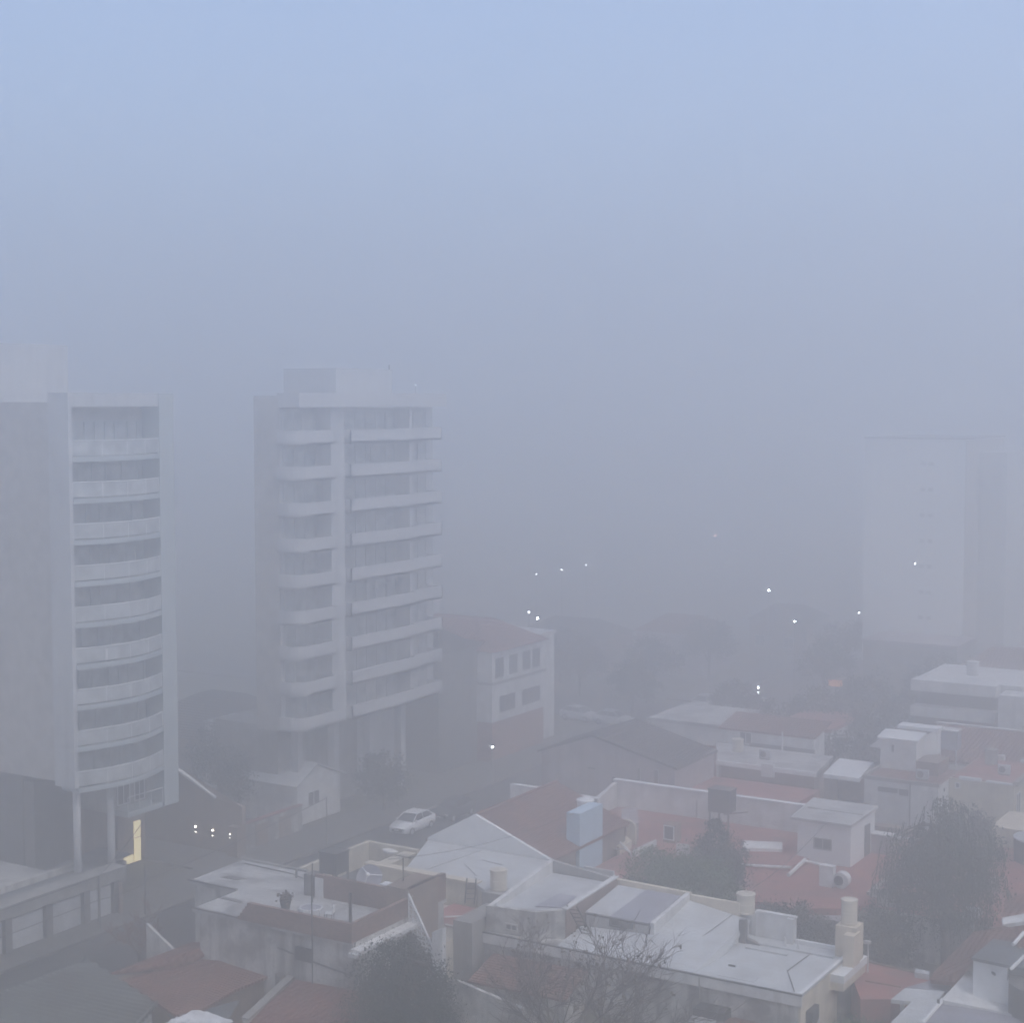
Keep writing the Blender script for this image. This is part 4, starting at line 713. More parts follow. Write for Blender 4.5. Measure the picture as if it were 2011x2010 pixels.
MB().prism([(-42.0, 115.0, 4.9), (-39.2, 115.0, 4.9), (-40.0, 120.8, 4.9), (-42.8, 120.8, 4.9)], th=0.3).build('roof', 'white_clean', k7)
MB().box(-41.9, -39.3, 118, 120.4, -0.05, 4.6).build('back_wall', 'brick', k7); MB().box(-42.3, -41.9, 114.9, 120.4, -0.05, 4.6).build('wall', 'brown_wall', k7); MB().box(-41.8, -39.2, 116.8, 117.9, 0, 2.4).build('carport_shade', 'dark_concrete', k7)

def aircon(lab, x, y, z):
    t = thing('air_conditioner', lab, 'air conditioner', (x, y, z)); MB().box(x-.45, x+.45, y-.17, y+.17, z+.08, z+.75).build('casing', 'sheet_light', t); MB().tube((x-.12, y-.2, z+.42), (x-.12, y-.165, z+.42), 0.25, n=16).build('fan', 'dark', t); MB().box(x-.4, x+.4, y-.15, y+.15, z, z+.08).build('stand', 'iron', t)
aircon('small air conditioner on the pale slab roof behind the long white parapet', -47.5, 117.0, 5.0)
aircon('small air conditioner on the brown roof terrace before the pale rooftop room', -35.0, 117.0, 4.9)
aircon('small air conditioner on the beige house roof at right', -30.0, 121.0, 5.08)
drum('small cream drum tank on the pale slab roof beside the white pipe', (-50.5, 118.6, 5.0), 0.45, 0.95, 'plastic_cream')
drum('grey drum tank on the beige house roof beside its chimneys', (-31.8, 124.2, 5.08), 0.5, 1.1, 'concrete')
drum('white drum tank on the upper roof of the banded terrace house', (-39.5, 147.0, 8.0), 0.55, 1.2, 'white_wall')
for lab, x0, x1, y, h_, m_ in (('low stained wall running behind the terracotta terrace towards the shutter house', -36.0, -30.5, 108.5, 2.6, 'stained_wall'), ('low brown wall before the pale slab-roofed house, right part', -41.8, -39.4, 110.5, 2.4, 'brown_wall'), ('pale yard wall behind the beige block-walled house', -34.0, -27.0, 127.6, 3.4, 'white_wall')):
    t = thing('garden_wall', lab, 'wall', ((x0+x1)/2, y, 0)); MB().box(x0, x1, y, y+.2, -0.05, h_).build('wall', m_, t); MB().box(x0-.03, x1+.03, y-.04, y+.24, h_, h_+.09).build('coping', 'white_wall', t)
# ------------------------------------------------------------------ F1 big gabled hall
f1 = thing('hall', 'large mauve-grey gabled hall with dark pitched roof and one slit window', 'building', (-58, 112, 0))
ya, yb = 107.0, 114.2
MB().prism([(-62.0, ya, 5.9), (-57.45, ya, 7.5), (-50.6, ya, 5.9), (-50.6, yb, 5.9), (-57.45, yb, 7.5), (-62.0, yb, 5.9)], -0.05).build('wall', 'mauve_wall', f1)
MB().prism([(-57.45, ya-.2, 7.7), (-50.3, ya-.2, 5.95), (-50.3, yb, 5.95), (-57.45, yb, 7.7)], th=0.16).build('roof', 'tile_dark_x', f1)
MB().prism([(-62.3, ya-.2, 5.95), (-57.47, ya-.2, 7.7), (-57.47, yb, 7.7), (-62.3, yb, 5.95)], th=0.16).build('roof', 'tile_dark_x', f1)
win(f1, 'Y', ya, -55.9, -55.5, 3.6, 4.7, bars=0, frame='mauve_wall'); MB().box(-57.9, -57.3, ya-.05, ya+.02, 5.0, 5.12).build('vent', 'dark', f1)
MB().box(-53.6, -53.4, ya-.15, ya-.02, 0, 5.6).box(-52.2, -51.9, ya-.15, ya-.02, 0, 5.6).build('buttress', 'dark_concrete', f1)
for i, (cx_, w_, y_, h_, m1, m2, lab) in enumerate((
    (-59.5, 7, 128, 4.6, 'white_wall', 'slab_grey', 'low pale flat house with red gate behind the dark hall roof'),
    (-50.5, 5, 133, 4.2, 'white_wall', 'red_floor', 'low white house with red flat roof beyond the slab-roofed house'),
    (-84, 9, 176, 5.0, 'mauve_wall', 'tile_red_y', 'dim pinkish house beyond the crossing, left of the avenue'),
    (-78, 8, 196, 4.5, 'brown_wall', 'tile_dark_x', 'dim brown house farther up behind the pinkish one'),
    (-57, 8, 170, 4.5, 'mauve_wall', 'slab_grey', 'faint mauve block with pale roof edge beyond the traffic light'),
    (-52, 9, 192, 6.0, 'cream', 'tile_red_y', 'faint cream building with red roof deep in the fog at centre right'),
    (-96, 12, 170, 4.5, 'brick', 'tile_dark_x', 'faint brick house with dark roof beyond the parked silver cars'),
    (-41, 8, 163, 6.0, 'white_wall', 'tile_brown_x', 'faint white house on the far side of the cross street at right'),
    (-30, 9, 158, 7.0, 'concrete', 'slab_grey', 'faint grey house at the right edge beyond the banded terrace house'))):
    h = thing('house', lab, 'house', (cx_, y_, 0)); MB().box(cx_-w_/2, cx_+w_/2, y_, y_+8, -0.05, h_).build('wall', m1, h)
    if m2.startswith('tile'): MB().hexa([(cx_-w_/2-.3, y_-.3, h_), (cx_+w_/2+.3, y_-.3, h_), (cx_+w_/2+.3, y_+8.3, h_), (cx_-w_/2-.3, y_+8.3, h_)], [(cx_-w_/4, y_+3.5, h_+1.8), (cx_+w_/4, y_+3.5, h_+1.8), (cx_+w_/4, y_+4.5, h_+1.8), (cx_-w_/4, y_+4.5, h_+1.8)]).build('roof', m2, h)
    else: MB().box(cx_-w_/2-.15, cx_+w_/2+.15, y_-.15, y_+8.15, h_, h_+0.3).build('roof', m2, h)
    for k in range(2):
        for lv in range(max(1, int(h_/3))): win(h, 'Y', y_, cx_-w_/2+0.8+k*w_/2, cx_-w_/2+2.2+k*w_/2, 1.0+lv*3, 2.5+lv*3, frame='white_wall')
    if i == 0: MB().box(cx_+w_/2-2, cx_+w_/2-0.5, y_-.08, y_, 0.1, 3).build('gate', 'red_floor', h)

# ------------------------------------------------------------------ N1 bottom right house
n1 = thing('house', 'white-walled house with dark flat roof in the bottom right corner', 'house', (-20, 82, 0))
MB().prism([(-21.15, 79.9, 4.95), (-19.4, 79.7, 4.95), (-19.4, 83.0, 4.95), (-21.1, 83.0, 4.95)], -0.05).build('wall', 'white_clean', n1)
MB().prism([(-21.2, 79.75, 5.1), (-19.35, 79.55, 5.1), (-17.0, 79.6, 5.1), (-17.0, 83.2, 5.1), (-21.0, 83.2, 5.1)], th=0.15).build('roof', 'sheet_dark', n1)
MB().prism([(-19.35, 79.9, 4.95), (-17, 79.9, 4.95), (-17, 83, 4.95), (-19.35, 83, 4.95)], -0.05).build('side_wall', 'concrete', n1)
MB().tube((-19.15, 79.3, 5), (-18.65, 79.87, 5.6), 0.09).build('roof_edge', 'white_clean', n1); MB().tube((-19.75, 82.2, 5.3), (-19.6, 83.83, 5.5), 0.1).build('roof_edge', 'white_clean', n1)
MB().prism([(-19.51, 80.45, 4.6), (-18.75, 80.36, 4.6), (-18.1, 78.12, 4.4), (-18.51, 78.38, 4.4), (-19.1, 78.75, 4.5)], 1.0).build('side_block', 'dark_concrete', n1)
MB().tube((-20.1, 79.54, 4.6), (-20.03, 79.83, 4.4), 0.07).build('vent', 'dark', n1)
MB().prism([(-22.09, 82.64, 3.4), (-21.87, 82.92, 3.4), (-21.13, 80.21, 3.1), (-19.56, 80.55, 3), (-18.79, 80.12, 3), (-18.45, 78.57, 3), (-20.24, 78.73, 3), (-22.17, 78.47, 3.1), (-22.34, 78.62, 3.1), (-22.18, 80.68, 3.3)], 0).build('patio_wall', 'white_wall', n1)
MB().prism([(-22.32, 78.86, 2.9), (-18.46, 78.62, 2.9), (-17.68, 77.17, 2.9), (-22.25, 74.4, 2.9)], 0).build('lower_roof', 'mauve_sheet', n1)
MB().tube((-22.35, 78.73, 3), (-22.32, 75.26, 3), 0.11).build('ridge_cap', 'white_clean', n1)
MB().prism([(-25, 78.8, 2.5), (-24.88, 80.75, 2.5), (-22.99, 81.35, 2.5), (-22.88, 79.88, 2.5), (-22.72, 76.74, 2.5), (-22.68, 75.31, 2.5), (-24.05, 74.49, 2.5), (-24, 79.03, 2.5)], th=0.2).build('porch_roof', 'white_membrane', n1)
MB().prism([(-24.09, 79.74, 2.2), (-23.18, 80.56, 2.2), (-23.02, 77.2, 2.2), (-24.06, 76.32, 2.2)], -0.05).build('porch_wall', 'concrete', n1)
MB().box(-24.7, -24.5, 79.4, 79.6, 0, 2.3).build('post', 'white_clean', n1)
MB().prism([(-22.38, 77.92, 3.3), (-22.26, 77.99, 3.3), (-22.29, 78.01, 3.1), (-22.37, 77.96, 3.1)], 2.4).build('vent_stack', 'dark', n1)
MB().prism([(-19.17, 78.85, 4), (-18.74, 78.72, 4), (-18.87, 79.25, 3.6), (-18.94, 79.07, 3.6)], 2.5).box(-19.3, -19.15, 79.2, 79.4, 2.8, 4.4).build('frame', 'white_clean', n1)
nt = thing('house', 'house with steep brown tile roof and white sloping edge at lower right', 'house', (-22, 86, 0))
MB().prism([(-23.94, 82.08, 2.7), (-22.53, 81.56, 3), (-21.55, 81.68, 4.4), (-21.14, 82.81, 4.7), (-19.23, 82.28, 5.2), (-19.56, 84.14, 5.2), (-21.09, 85.91, 5), (-22.05, 85.95, 4.6), (-22.9, 86.51, 4.2), (-24.04, 82.98, 2.8)], th=0.2).build('roof', 'tile_brown_x', nt)
MB().prism([(-22.73, 82.53, 2.7), (-21.76, 82.45, 4), (-21.45, 84.01, 4.2), (-19.79, 84.11, 4.6), (-21.4, 87.01, 4.5), (-23.11, 87.46, 3.8), (-24.17, 83.72, 2.5)], -0.05).build('wall', 'brown_wall', nt)
MB().prism([(-21.67, 87.52, 4.9), (-20.63, 88.26, 5.1), (-20.3, 86.91, 5.1), (-21.3, 86.38, 4.9)], th=0.2).build('white_strip', 'white_wall', nt)
MB().prism([(-22.61, 91.97, 4.6), (-21.72, 93.02, 4.8), (-20.81, 89.23, 4.8), (-21.9, 88.62, 4.6)], 2.0).build('roof', 'tile_red_x', nt)
gy = thing('garden_wall', 'grey rendered wall piece between tree trunk and brown tile roof at right', 'wall', (-24.5, 91, 0))
MB().prism([(-25.6, 91.6, 3.2), (-24.3, 91.6, 3.2), (-24.3, 91.9, 3.2), (-25.6, 91.9, 3.2)], -0.05).build('wall', 'concrete', gy); MB().prism([(-24.3, 91.9, 3.1), (-23.5, 92.6, 3.1), (-23.5, 92.9, 3.1), (-24.3, 92.2, 3.1)], 1.0).build('wall', 'brown_wall', gy)
lr = thing('house', 'low terracotta roof terrace with white vent strip in front of the willowy tree', 'house', (-27, 84, 0))
MB().prism([(-29.46, 84.54, 2), (-28.34, 84.99, 2), (-25.61, 84.83, 2), (-24.31, 84.09, 2), (-25.31, 82, 2), (-25.41, 80.09, 2), (-26.75, 79.28, 2)], -0.05).build('roof', 'red_floor', lr)
MB().tube((-28.25, 84.71, 2.1), (-25.47, 84.37, 2.1), 0.06).build('coping', 'brown_wall', lr); MB().tube((-27.37, 81.86, 2.05), (-25.47, 81.95, 2.05), 0.04).build('coping', 'brown_wall', lr)
MB().prism([(-25.46, 84.47, 2.3), (-24.68, 84.42, 2.3), (-24.53, 83.86, 2.3), (-25.31, 83.82, 2.3)], 1.9).build('vent', 'sheet_light', lr)
MB().prism([(-24.21, 83.12, 2.3), (-23.06, 83.39, 2.3), (-23.03, 81.95, 2.3), (-25.07, 81.34, 2.3)], th=0.1).build('lower_roof', 'mauve_sheet', lr)
dx = thing('water_tank', 'dark blue-black tank with pale rim at the right edge behind the tree', 'water tank', (-26, 111, 0))
x, y, z = (-24.94, 106.83, 3); MB().lathe((x+0.6, y+1, 2.4), [(1.6, 0), (1.65, 1.7)], 24).build('tank', 'plastic_dark', dx); MB().lathe((x+0.6, y+1, 4.1), [(1.68, 0), (1.68, 0.1), (0.8, 0.25), (0.01, 0.3)], 24).build('lid', 'sheet_light', dx)

# ------------------------------------------------------------------ vegetation
def leaves(n, blobs, size, m, par, rnd, shell=0.55, droop=0.0):
    mb = MB(); tot = sum(b[3]*b[4]*b[5] for b in blobs)
    for cx_, cy_, cz_, rx, ry, rz in blobs:
        k = int(n*rx*ry*rz/tot)
        # sub clumps give an uneven outline with gaps
        subs = []
        for _ in range(max(6, int(k/55))):
            d = P((rnd.gauss(0, 1), rnd.gauss(0, 1), rnd.gauss(0, 1))).normalized()*(shell+(1.05-shell)*rnd.random()); subs.append((cx_+d.x*rx, cy_+d.y*ry, cz_+d.z*rz, rnd.uniform(0.55, 1.25)))
        sr = 0.24*(rx+ry+rz)/3
        for i in range(k):
            c_ = subs[i % len(subs)]; c = P((c_[0]+rnd.gauss(0, sr)*c_[3], c_[1]+rnd.gauss(0, sr)*c_[3], c_[2]+rnd.gauss(0, sr*0.8)*c_[3]-abs(rnd.gauss(0, droop))))
            if c.z < 0.1: continue
            u = P((rnd.gauss(0, 1), rnd.gauss(0, 1), rnd.gauss(0, 1)-droop*3)).normalized()*size*rnd.uniform(0.6, 1.3); w = u.orthogonal().normalized(); w.rotate(Matrix.Rotation(rnd.random()*6.28, 3, u)); w *= size*rnd.uniform(0.25, 0.5)
            mb.quad(c-u, c+w, c+u, c-w)
    return mb.build('crown', m, par)
def trunk(par, base, top, r, limbs, rnd, m='bark'):
    mb = MB(); b, t = P(base), P(top); pts = [b+(t-b)*k/5+P((rnd.uniform(-.1, .1), rnd.uniform(-.1, .1), 0))*(k > 0) for k in range(6)]
    for k in range(5): mb.tube(pts[k], pts[k+1], r*(1-.12*k), r*(1-.12*(k+1)), 8)
    for l in limbs:
        s_ = pts[rnd.choice((2, 3, 4, 5))]; e = P(l); mid = (s_+e)/2+P((rnd.uniform(-.3, .3), rnd.uniform(-.3, .3), 0.3)); mb.tube(s_, mid, r*0.5, r*0.35, 6); mb.tube(mid, e, r*0.35, r*0.12, 5)
    return mb.build('trunk', m, par, True)
def tree(lab, base, blobs, n, size, m, r, seed, droop=0.0, shell=0.55, name='tree', cat='tree', grp=None):
    rnd = random.Random(seed); t = thing(name, lab, cat, base, 0, grp)
    top = (sum(b[0] for b in blobs)/len(blobs), sum(b[1] for b in blobs)/len(blobs), max(b[2] for b in blobs))
    limbs = []
    for b in blobs:
        for _ in range(4): limbs.append((b[0]+rnd.uniform(-.7, .7)*b[3], b[1]+rnd.uniform(-.7, .7)*b[4], b[2]+rnd.uniform(-.5, .7)*b[5]))
    trunk(t, base, top, r, limbs, rnd); leaves(n, blobs, size, m, t, rnd, shell, droop)
    if droop > 0.2:
        mb = MB()
        for b in blobs:
            for _ in range(70):
                a = rnd.random()*6.283; e = rnd.uniform(-0.3, 1.0); c = math.sqrt(max(0, 1-e*e)); p = P((b[0]+math.cos(a)*c*b[3]*1.12, b[1]+math.sin(a)*c*b[4]*1.12, b[2]+e*b[5]*1.05)); o = P((math.cos(a), math.sin(a), 0))*0.05
                for k in range(rnd.randint(7, 20)):
                    p = p+o*(0.8**k)-P((rnd.gauss(0, .02), rnd.gauss(0, .02), 0.1)); 
                    if p.z < 2.3: break
                    u = P((rnd.gauss(0, .3), rnd.gauss(0, .3), -1)).normalized()*size*0.9; w = u.orthogonal().normalized(); w.rotate(Matrix.Rotation(rnd.random()*6.28, 3, u)); w *= size*0.28; mb.quad(p-u, p+w, p+u, p-w)
        mb.build('drooping_twigs', m, t)
    return t
tree('dark ragged tree behind the brown lamp-lit wall', (-84, 95, 0), [(-84, 95, 4.6, 1.8, 1.8, 1.4), (-86, 95.5, 3.9, 1.6, 1.6, 1.4), (-82.3, 94.5, 3.4, 1.4, 1.4, 1.3)], 6000, 0.13, 'leaf_dark', 0.16, 61)
tree('broad rounded green tree standing behind the white-roofed house at centre right', (-40.3, 85.7, 0), [(-42.2, 85.9, 4.3, 1.7, 1.5, 1.6), (-40.6, 85.8, 4.5, 1.8, 1.6, 1.7), (-39.0, 85.9, 4.4, 1.8, 1.6, 1.5), (-37.7, 86.2, 3.6, 1.2, 1.3, 1.5), (-41.0, 85.2, 3.3, 2.2, 1.2, 1.3), (-38.6, 85.3, 3.0, 1.8, 1.2, 1.4)], 26000, 0.11, 'leaf_mid', 0.22, 11)
tree('dark conifer rising just behind the broad rounded green tree', (-39.0, 89, 0), [(-39.2, 89, 6.8, 0.75, 0.7, 0.9), (-39.4, 89, 5.6, 1.15, 1.0, 1.3), (-38.3, 89, 5.0, 1.0, 1.0, 1.4), (-39.3, 89, 4.0, 1.7, 1.3, 1.6)], 12000, 0.11, 'leaf_dark', 0.2, 12)
tree('large willowy tree with drooping open crown at the right', (-25.75, 91.15, 0), [(-26.1, 91.8, 8.4, 1.4, 1.4, 1.7), (-27.9, 91.8, 6.8, 1.7, 1.6, 1.6), (-24.5, 91.8, 6.7, 1.6, 1.6, 1.8), (-26.3, 91.3, 5.9, 2.4, 1.8, 1.6), (-28.6, 91.4, 4.9, 1.3, 1.4, 1.5), (-23.9, 91.6, 5.1, 1.3, 1.4, 1.7), (-25.9, 90.8, 4.1, 2.2, 1.5, 1.5)], 13000, 0.12, 'leaf_grey', 0.24, 13, droop=0.3, shell=0.3)
tree('dense dark evergreen rising at the bottom edge left of the bare tree', (-43.6, 62, 0), [(-43.7, 62, 6.4, 1.2, 1.2, 1.0), (-44.4, 62, 5.2, 1.7, 1.6, 1.5), (-42.6, 62, 5.2, 1.7, 1.6, 1.4), (-43.5, 61.5, 3.8, 2.5, 2.0, 1.8), (-43.5, 61.5, 2.2, 2.9, 2.2, 1.5), (-41.2, 61.5, 3.4, 1.2, 1.2, 1.2)], 34000, 0.085, 'leaf_dark', 0.25, 14)
tree('dark ivy-covered shrub mass behind the right end of the white roof', (-32.9, 86.4, 0), [(-34.2, 86.4, 2.6, 1.4, 1.0, 1.5), (-32.6, 86.4, 2.7, 1.4, 1.0, 1.5), (-31.0, 86.2, 2.1, 1.3, 1.0, 1.4)], 11000, 0.1, 'leaf_dark', 0.1, 15, name='shrub', cat='shrub')
tree('grey-green hedge bush under the willowy tree beside the terracotta terrace', (-28.3, 89.2, 0), [(-29.6, 89.0, 2.2, 1.4, 1.2, 1.5), (-28.2, 89.0, 2.2, 1.4, 1.2, 1.5), (-28.8, 88.4, 1.2, 1.8, 1.0, 1.0)], 12000, 0.1, 'leaf_grey', 0.1, 16, name='shrub', cat='shrub')
tree('low dark shrub in the yard under the bare tree at the bottom', (-38.5, 63.5, 0), [(-38.3, 63.5, 1.6, 2.4, 1.4, 1.3), (-35.0, 64.0, 1.3, 2.0, 1.3, 1.1), (-32.3, 64.0, 0.9, 1.6, 1.2, 0.9)], 9000, 0.09, 'leaf_dark', 0.1, 17, name='shrub', cat='shrub')
tree('small grass-green bush in the yard right of the cream door', (-26.6, 78.5, 0), [(-26.4, 78.2, 0.5, 1.2, 1.5, 0.7)], 3500, 0.09, 'leaf_mid', 0.06, 18, name='shrub', cat='shrub')
for i, (x, y, h, r, m_, lab) in enumerate(((-42.5, 128, 5.5, 2.6, 'leaf_dark', 'dark round tree behind the pale rooftop room'), (-46, 139, 6.0, 3.0, 'leaf_dark', 'dark street tree left of the banded terrace house'), (-52.5, 141, 6.5, 3.0, 'leaf_grey', 'greyish street tree beyond the slab-roofed house'), (-59.5, 163, 7.5, 3.2, 'leaf_grey', 'faint tall tree just behind the traffic light'), (-73.8, 146, 6.5, 2.8, 'leaf_grey', 'faint tree at the corner beside the parked silver cars'), (-89, 101, 6.5, 2.8, 'leaf_dark', 'dark tree in the gap between the two left towers'), (-75.0, 104, 5.0, 2.0, 'leaf_grey', 'thin pavement tree before the banded tower'), (-46, 158, 7.5, 3.4, 'leaf_grey', 'faint wide tree right of the orange sign'), (-86, 157, 6.5, 3.0, 'leaf_brown', 'faint brownish tree across the crossing at centre left'), (-54, 177, 8, 3.5, 'leaf_grey', 'pale ghostly tree deep in fog beyond the orange sign'), (-79.5, 161.5, 6.5, 3.4, 'leaf_dark', 'dim dark avenue tree left of the oncoming car with headlights'), (-77, 172, 7.5, 3.6, 'leaf_grey', 'dim grey avenue tree below the reddish lamp'), (-62.0, 145.0, 5.6, 2.6, 'leaf_dark', 'dark bushy tree on the near corner below the traffic light'), (-61.5, 176, 8, 3.6, 'leaf_brown', 'dim brownish tree between the brightest lamp and the traffic light'), (-50.5, 150.5, 6.6, 3.2, 'leaf_dark', 'dark tree mass right of the traffic light behind the slab-roofed house'), (-56, 140, 5.0, 2.4, 'leaf_dark', 'dark low tree just behind the dark hall roof'), (-92, 163, 6.5, 3.4, 'leaf_dark', 'dim dark tree behind the tall striped house'), (-44.5, 146, 6.0, 2.8, 'leaf_grey', 'grey tree touching the left end of the banded terrace house'), (-28.5, 106.5, 5.6, 2.0, 'leaf_dark', 'dark tree behind the willowy tree, before the beige block-walled house'), (-45.0, 126, 5.6, 2.2, 'leaf_dark', 'dark tree behind the white link roof left of the rooftop room'))):
    tree(lab, (x, y, 0), [(x, y, h-1.5, r*.75, r*.75, 1.5), (x-r*.45, y, h-2.7, r*.6, r*.7, 1.4), (x+r*.45, y, h-2.6, r*.6, r*.7, 1.4)], 4200, 0.17, m_, 0.16, 30+i)
def bare(lab, base, n0, L0, spread, m, seed, depth=5, r0=0.12, lean=0.0, leafm=None, squash=1.0):
    rnd = random.Random(seed); t = thing('bare_tree', lab, 'tree', base); tr = MB(); tw = MB(); lf_ = MB()
    def grow(p, d, L, r, k):
        q = p; seg = 3
        for s_ in range(seg):
            d = (d+P((rnd.gauss(0, .13), rnd.gauss(0, .13), rnd.gauss(0, .08)+0.05))).normalized(); e = q+d*(L/seg); (tr if k >= depth-1 else tw).tube(q, e, r*(1-.2*s_), r*(1-.2*(s_+1)), 5 if k > 2 else 3); q = e
            if k > 0 and (s_ > 0 or k < depth):
                for _ in range(rnd.choice((1, 1, 2))):
                    dd = (d+P((rnd.gauss(0, .55), rnd.gauss(0, .55), rnd.gauss(0.05, .35)))).normalized(); grow(q, dd, L*rnd.uniform(.5, .78), max(0.016, r*.52), k-1)
        if k == 0 and leafm and rnd.random() < 0.06:
            for _ in range(4):
                c = q+P((rnd.gauss(0, .06), rnd.gauss(0, .06), rnd.gauss(0, .06))); u = P((rnd.gauss(0, 1), rnd.gauss(0, 1), rnd.gauss(0, 1))).normalized()*0.07; w = u.orthogonal()*0.7; lf_.quad(c-u, c+w, c+u, c-w)
    b = P(base)
    for k in range(n0):
        a = 2*math.pi*(k+rnd.uniform(-.3, .3))/n0; s_ = spread*rnd.uniform(.55, 1.1)
        grow(b+P((0, 0, 1.2)), P((math.cos(a)*s_, math.sin(a)*s_*squash, 1.0)).normalized(), L0*rnd.uniform(.8, 1.15), r0, depth)
    tr.tube(b, b+P((0, 0, 1.4)), r0*2.2, r0*1.8, 8)
    tr.build('trunk', 'bark', t); tw.build('twigs', m, t)
    if leafm and lf_.v: lf_.build('dry_leaves', leafm, t)
    return t
bare('wide leafless tree with fanning bare branches at the bottom centre', (-36.7, 66.0, 0.0), 13, 3.6, 1.35, 'twig', 5, 4, 0.085, leafm='leaf_brown', squash=0.6)
bare('small leafless reddish street tree before the roller-panel workshop', (-65.4, 66.6, 0), 7, 1.1, 0.85, 'red_twig', 6, 4, 0.04)
# grass and weeds of the yards
m_ = MB(); rg = random.Random(9)
for k in range(9000):
    x, y = rg.choice(((-27.6+rg.random()*3, 75+rg.random()*6), (-41+rg.random()*13, 61+rg.random()*10))); h_ = rg.uniform(.05, .22); a = rg.random()*6.28; dx_, dy_ = math.cos(a)*.05, math.sin(a)*.05
    m_.quad((x-dx_, y-dy_, -0.05), (x+dx_, y+dy_, -0.05), (x+dx_*.4+rg.uniform(-.08, .08), y+dy_*.4, h_))
tag(m_.build('grass', 'leaf_mid'), 'short weedy grass in the back yards', 'grass', kind='stuff')

# ------------------------------------------------------------------ vehicles
def make_car(lab, m, grp=None, lit=False):
    t = thing('parked_car', lab, 'car', (0, 0, 0), 0, grp)
    W_ = 0.86
    st = [(-2.08, .42, .62, .62, .60), (-1.98, .25, .72, .78, .74), (-1.5, .2, .86, .85, .78), (-0.85, .2, .96, W_, .80), (0.0, .2, .98, W_, .80), (1.0, .2, 1.0, W_, .80), (1.65, .22, 1.02, .85, .78), (2.0, .3, .98, .80, .74), (2.1, .45, .85, .72, .68)]
    b = MB(); n = 8
    for y, zb, zt, wb, wt_ in st:
        zm = zb+(zt-zb)*.62; b.v += [(-wb*.92, y, zb), (-wb, y, zb+.15), (-wb, y, zm), (-wt_, y, zt), (wt_, y, zt), (wb, y, zm), (wb, y, zb+.15), (wb*.92, y, zb)]
    for i in range(len(st)-1):
        for k in range(n): k2 = (k+1) % n; b.f.append((i*n+k, i*n+k2, (i+1)*n+k2, (i+1)*n+k))
    b.f.append(tuple(range(n))); b.f.append(tuple((len(st)-1)*n+k for k in reversed(range(n)))); b.build('body', m, t, True)
    cab = [(-1.02, .96, .76), (-0.3, 1.40, .62), (0.3, 1.47, .60), (1.1, 1.44, .60), (1.75, 1.02, .70)]
    c = MB()
    for y, z, w in cab: c.v += [(-.775, y, .95), (-w, y, z), (w, y, z), (.775, y, .95)]
    for i in range(4):
        for k in range(3): c.f.append((i*4+k, i*4+k+1, (i+1)*4+k+1, (i+1)*4+k))
    c.build('windows', 'glass', t)
    r = MB()
    for i in range(1, 3): r.quad((-cab[i][2]-.01, cab[i][0], cab[i][1]+.012), (cab[i][2]+.01, cab[i][0], cab[i][1]+.012), (cab[i+1][2]+.01, cab[i+1][0], cab[i+1][1]+.012), (-cab[i+1][2]-.01, cab[i+1][0], cab[i+1][1]+.012))
    r.quad((-.61, 1.1, 1.455), (.61, 1.1, 1.455), (.63, 1.3, 1.35), (-.63, 1.3, 1.35))
    for s in (-1, 1):
        r.tube((s*.765, -1.0, .97), (s*.615, -.3, 1.41), .035); r.tube((s*.615, -.3, 1.41), (s*.6, 1.1, 1.45), .03); r.tube((s*.6, 1.1, 1.45), (s*.70, 1.75, 1.03), .05); r.tube((s*.78, .35, .96), (s*.61, .38, 1.46), .03)
    r.build('roof', m, t)
    for s in (-1, 1):
        for y in (-1.28, 1.3):
            w = MB(); w.tube((s*.68, y, .31), (s*.875, y, .31), .31, n=20); wo = w.build('wheel', 'rubber', t); MB().tube((s*.8, y, .31), (s*.885, y, .31), .19, n=12).build('rim', 'car_silver', wo)
        h = MB(); h.box(s*.5, s*.76, -2.02, -1.93, .6, .72); h.build('headlight', 'headlamp' if lit else 'white_clean', t)
        MB().box(s*.78, s*.97, -.78, -.65, .95, 1.06).build('mirror', m, t)
        MB().box(s*.6, s*.76, 2.02, 2.1, .75, .95).build('tail_light', 'red_floor', t)
    MB().box(-.45, .45, -2.12, -2.05, .34, .52).build('grille', 'dark', t); MB().box(-.2, .2, -2.135, -2.118, .44, .52).build('number_plate', 'white_clean', t)
    return t
car = make_car('white hatchback parked in the street beside the beige walled court', 'car_white'); car.location = (-69.8, 100.6, 0)
dc = make_car('dark car parked close behind the white hatchback, half hidden by the beige wall', 'plastic_dark'); dc.location = (-69.3, 105.6, 0)
sv = make_car('pale car with roof faint in fog, first of two parked beside the tall striped house', 'car_silver', 'silver cars parked at the crossing'); sv.location = (-79.6, 145.2, 0.0); sv.rotation_euler[2] = 1.45
dup(sv, (-75.2, 144.4, 0.13), 1.6, 'pale car faint in fog nearest the street corner, parked behind another')
lc = make_car('oncoming pale car with both headlights lit beyond the crossing', 'car_silver', lit=True); lc.location = (-71.2, 157.6, 0)
dup(sv, (-66.9, 161.2, 0), 3.14, 'pale car seen from behind under the traffic light')

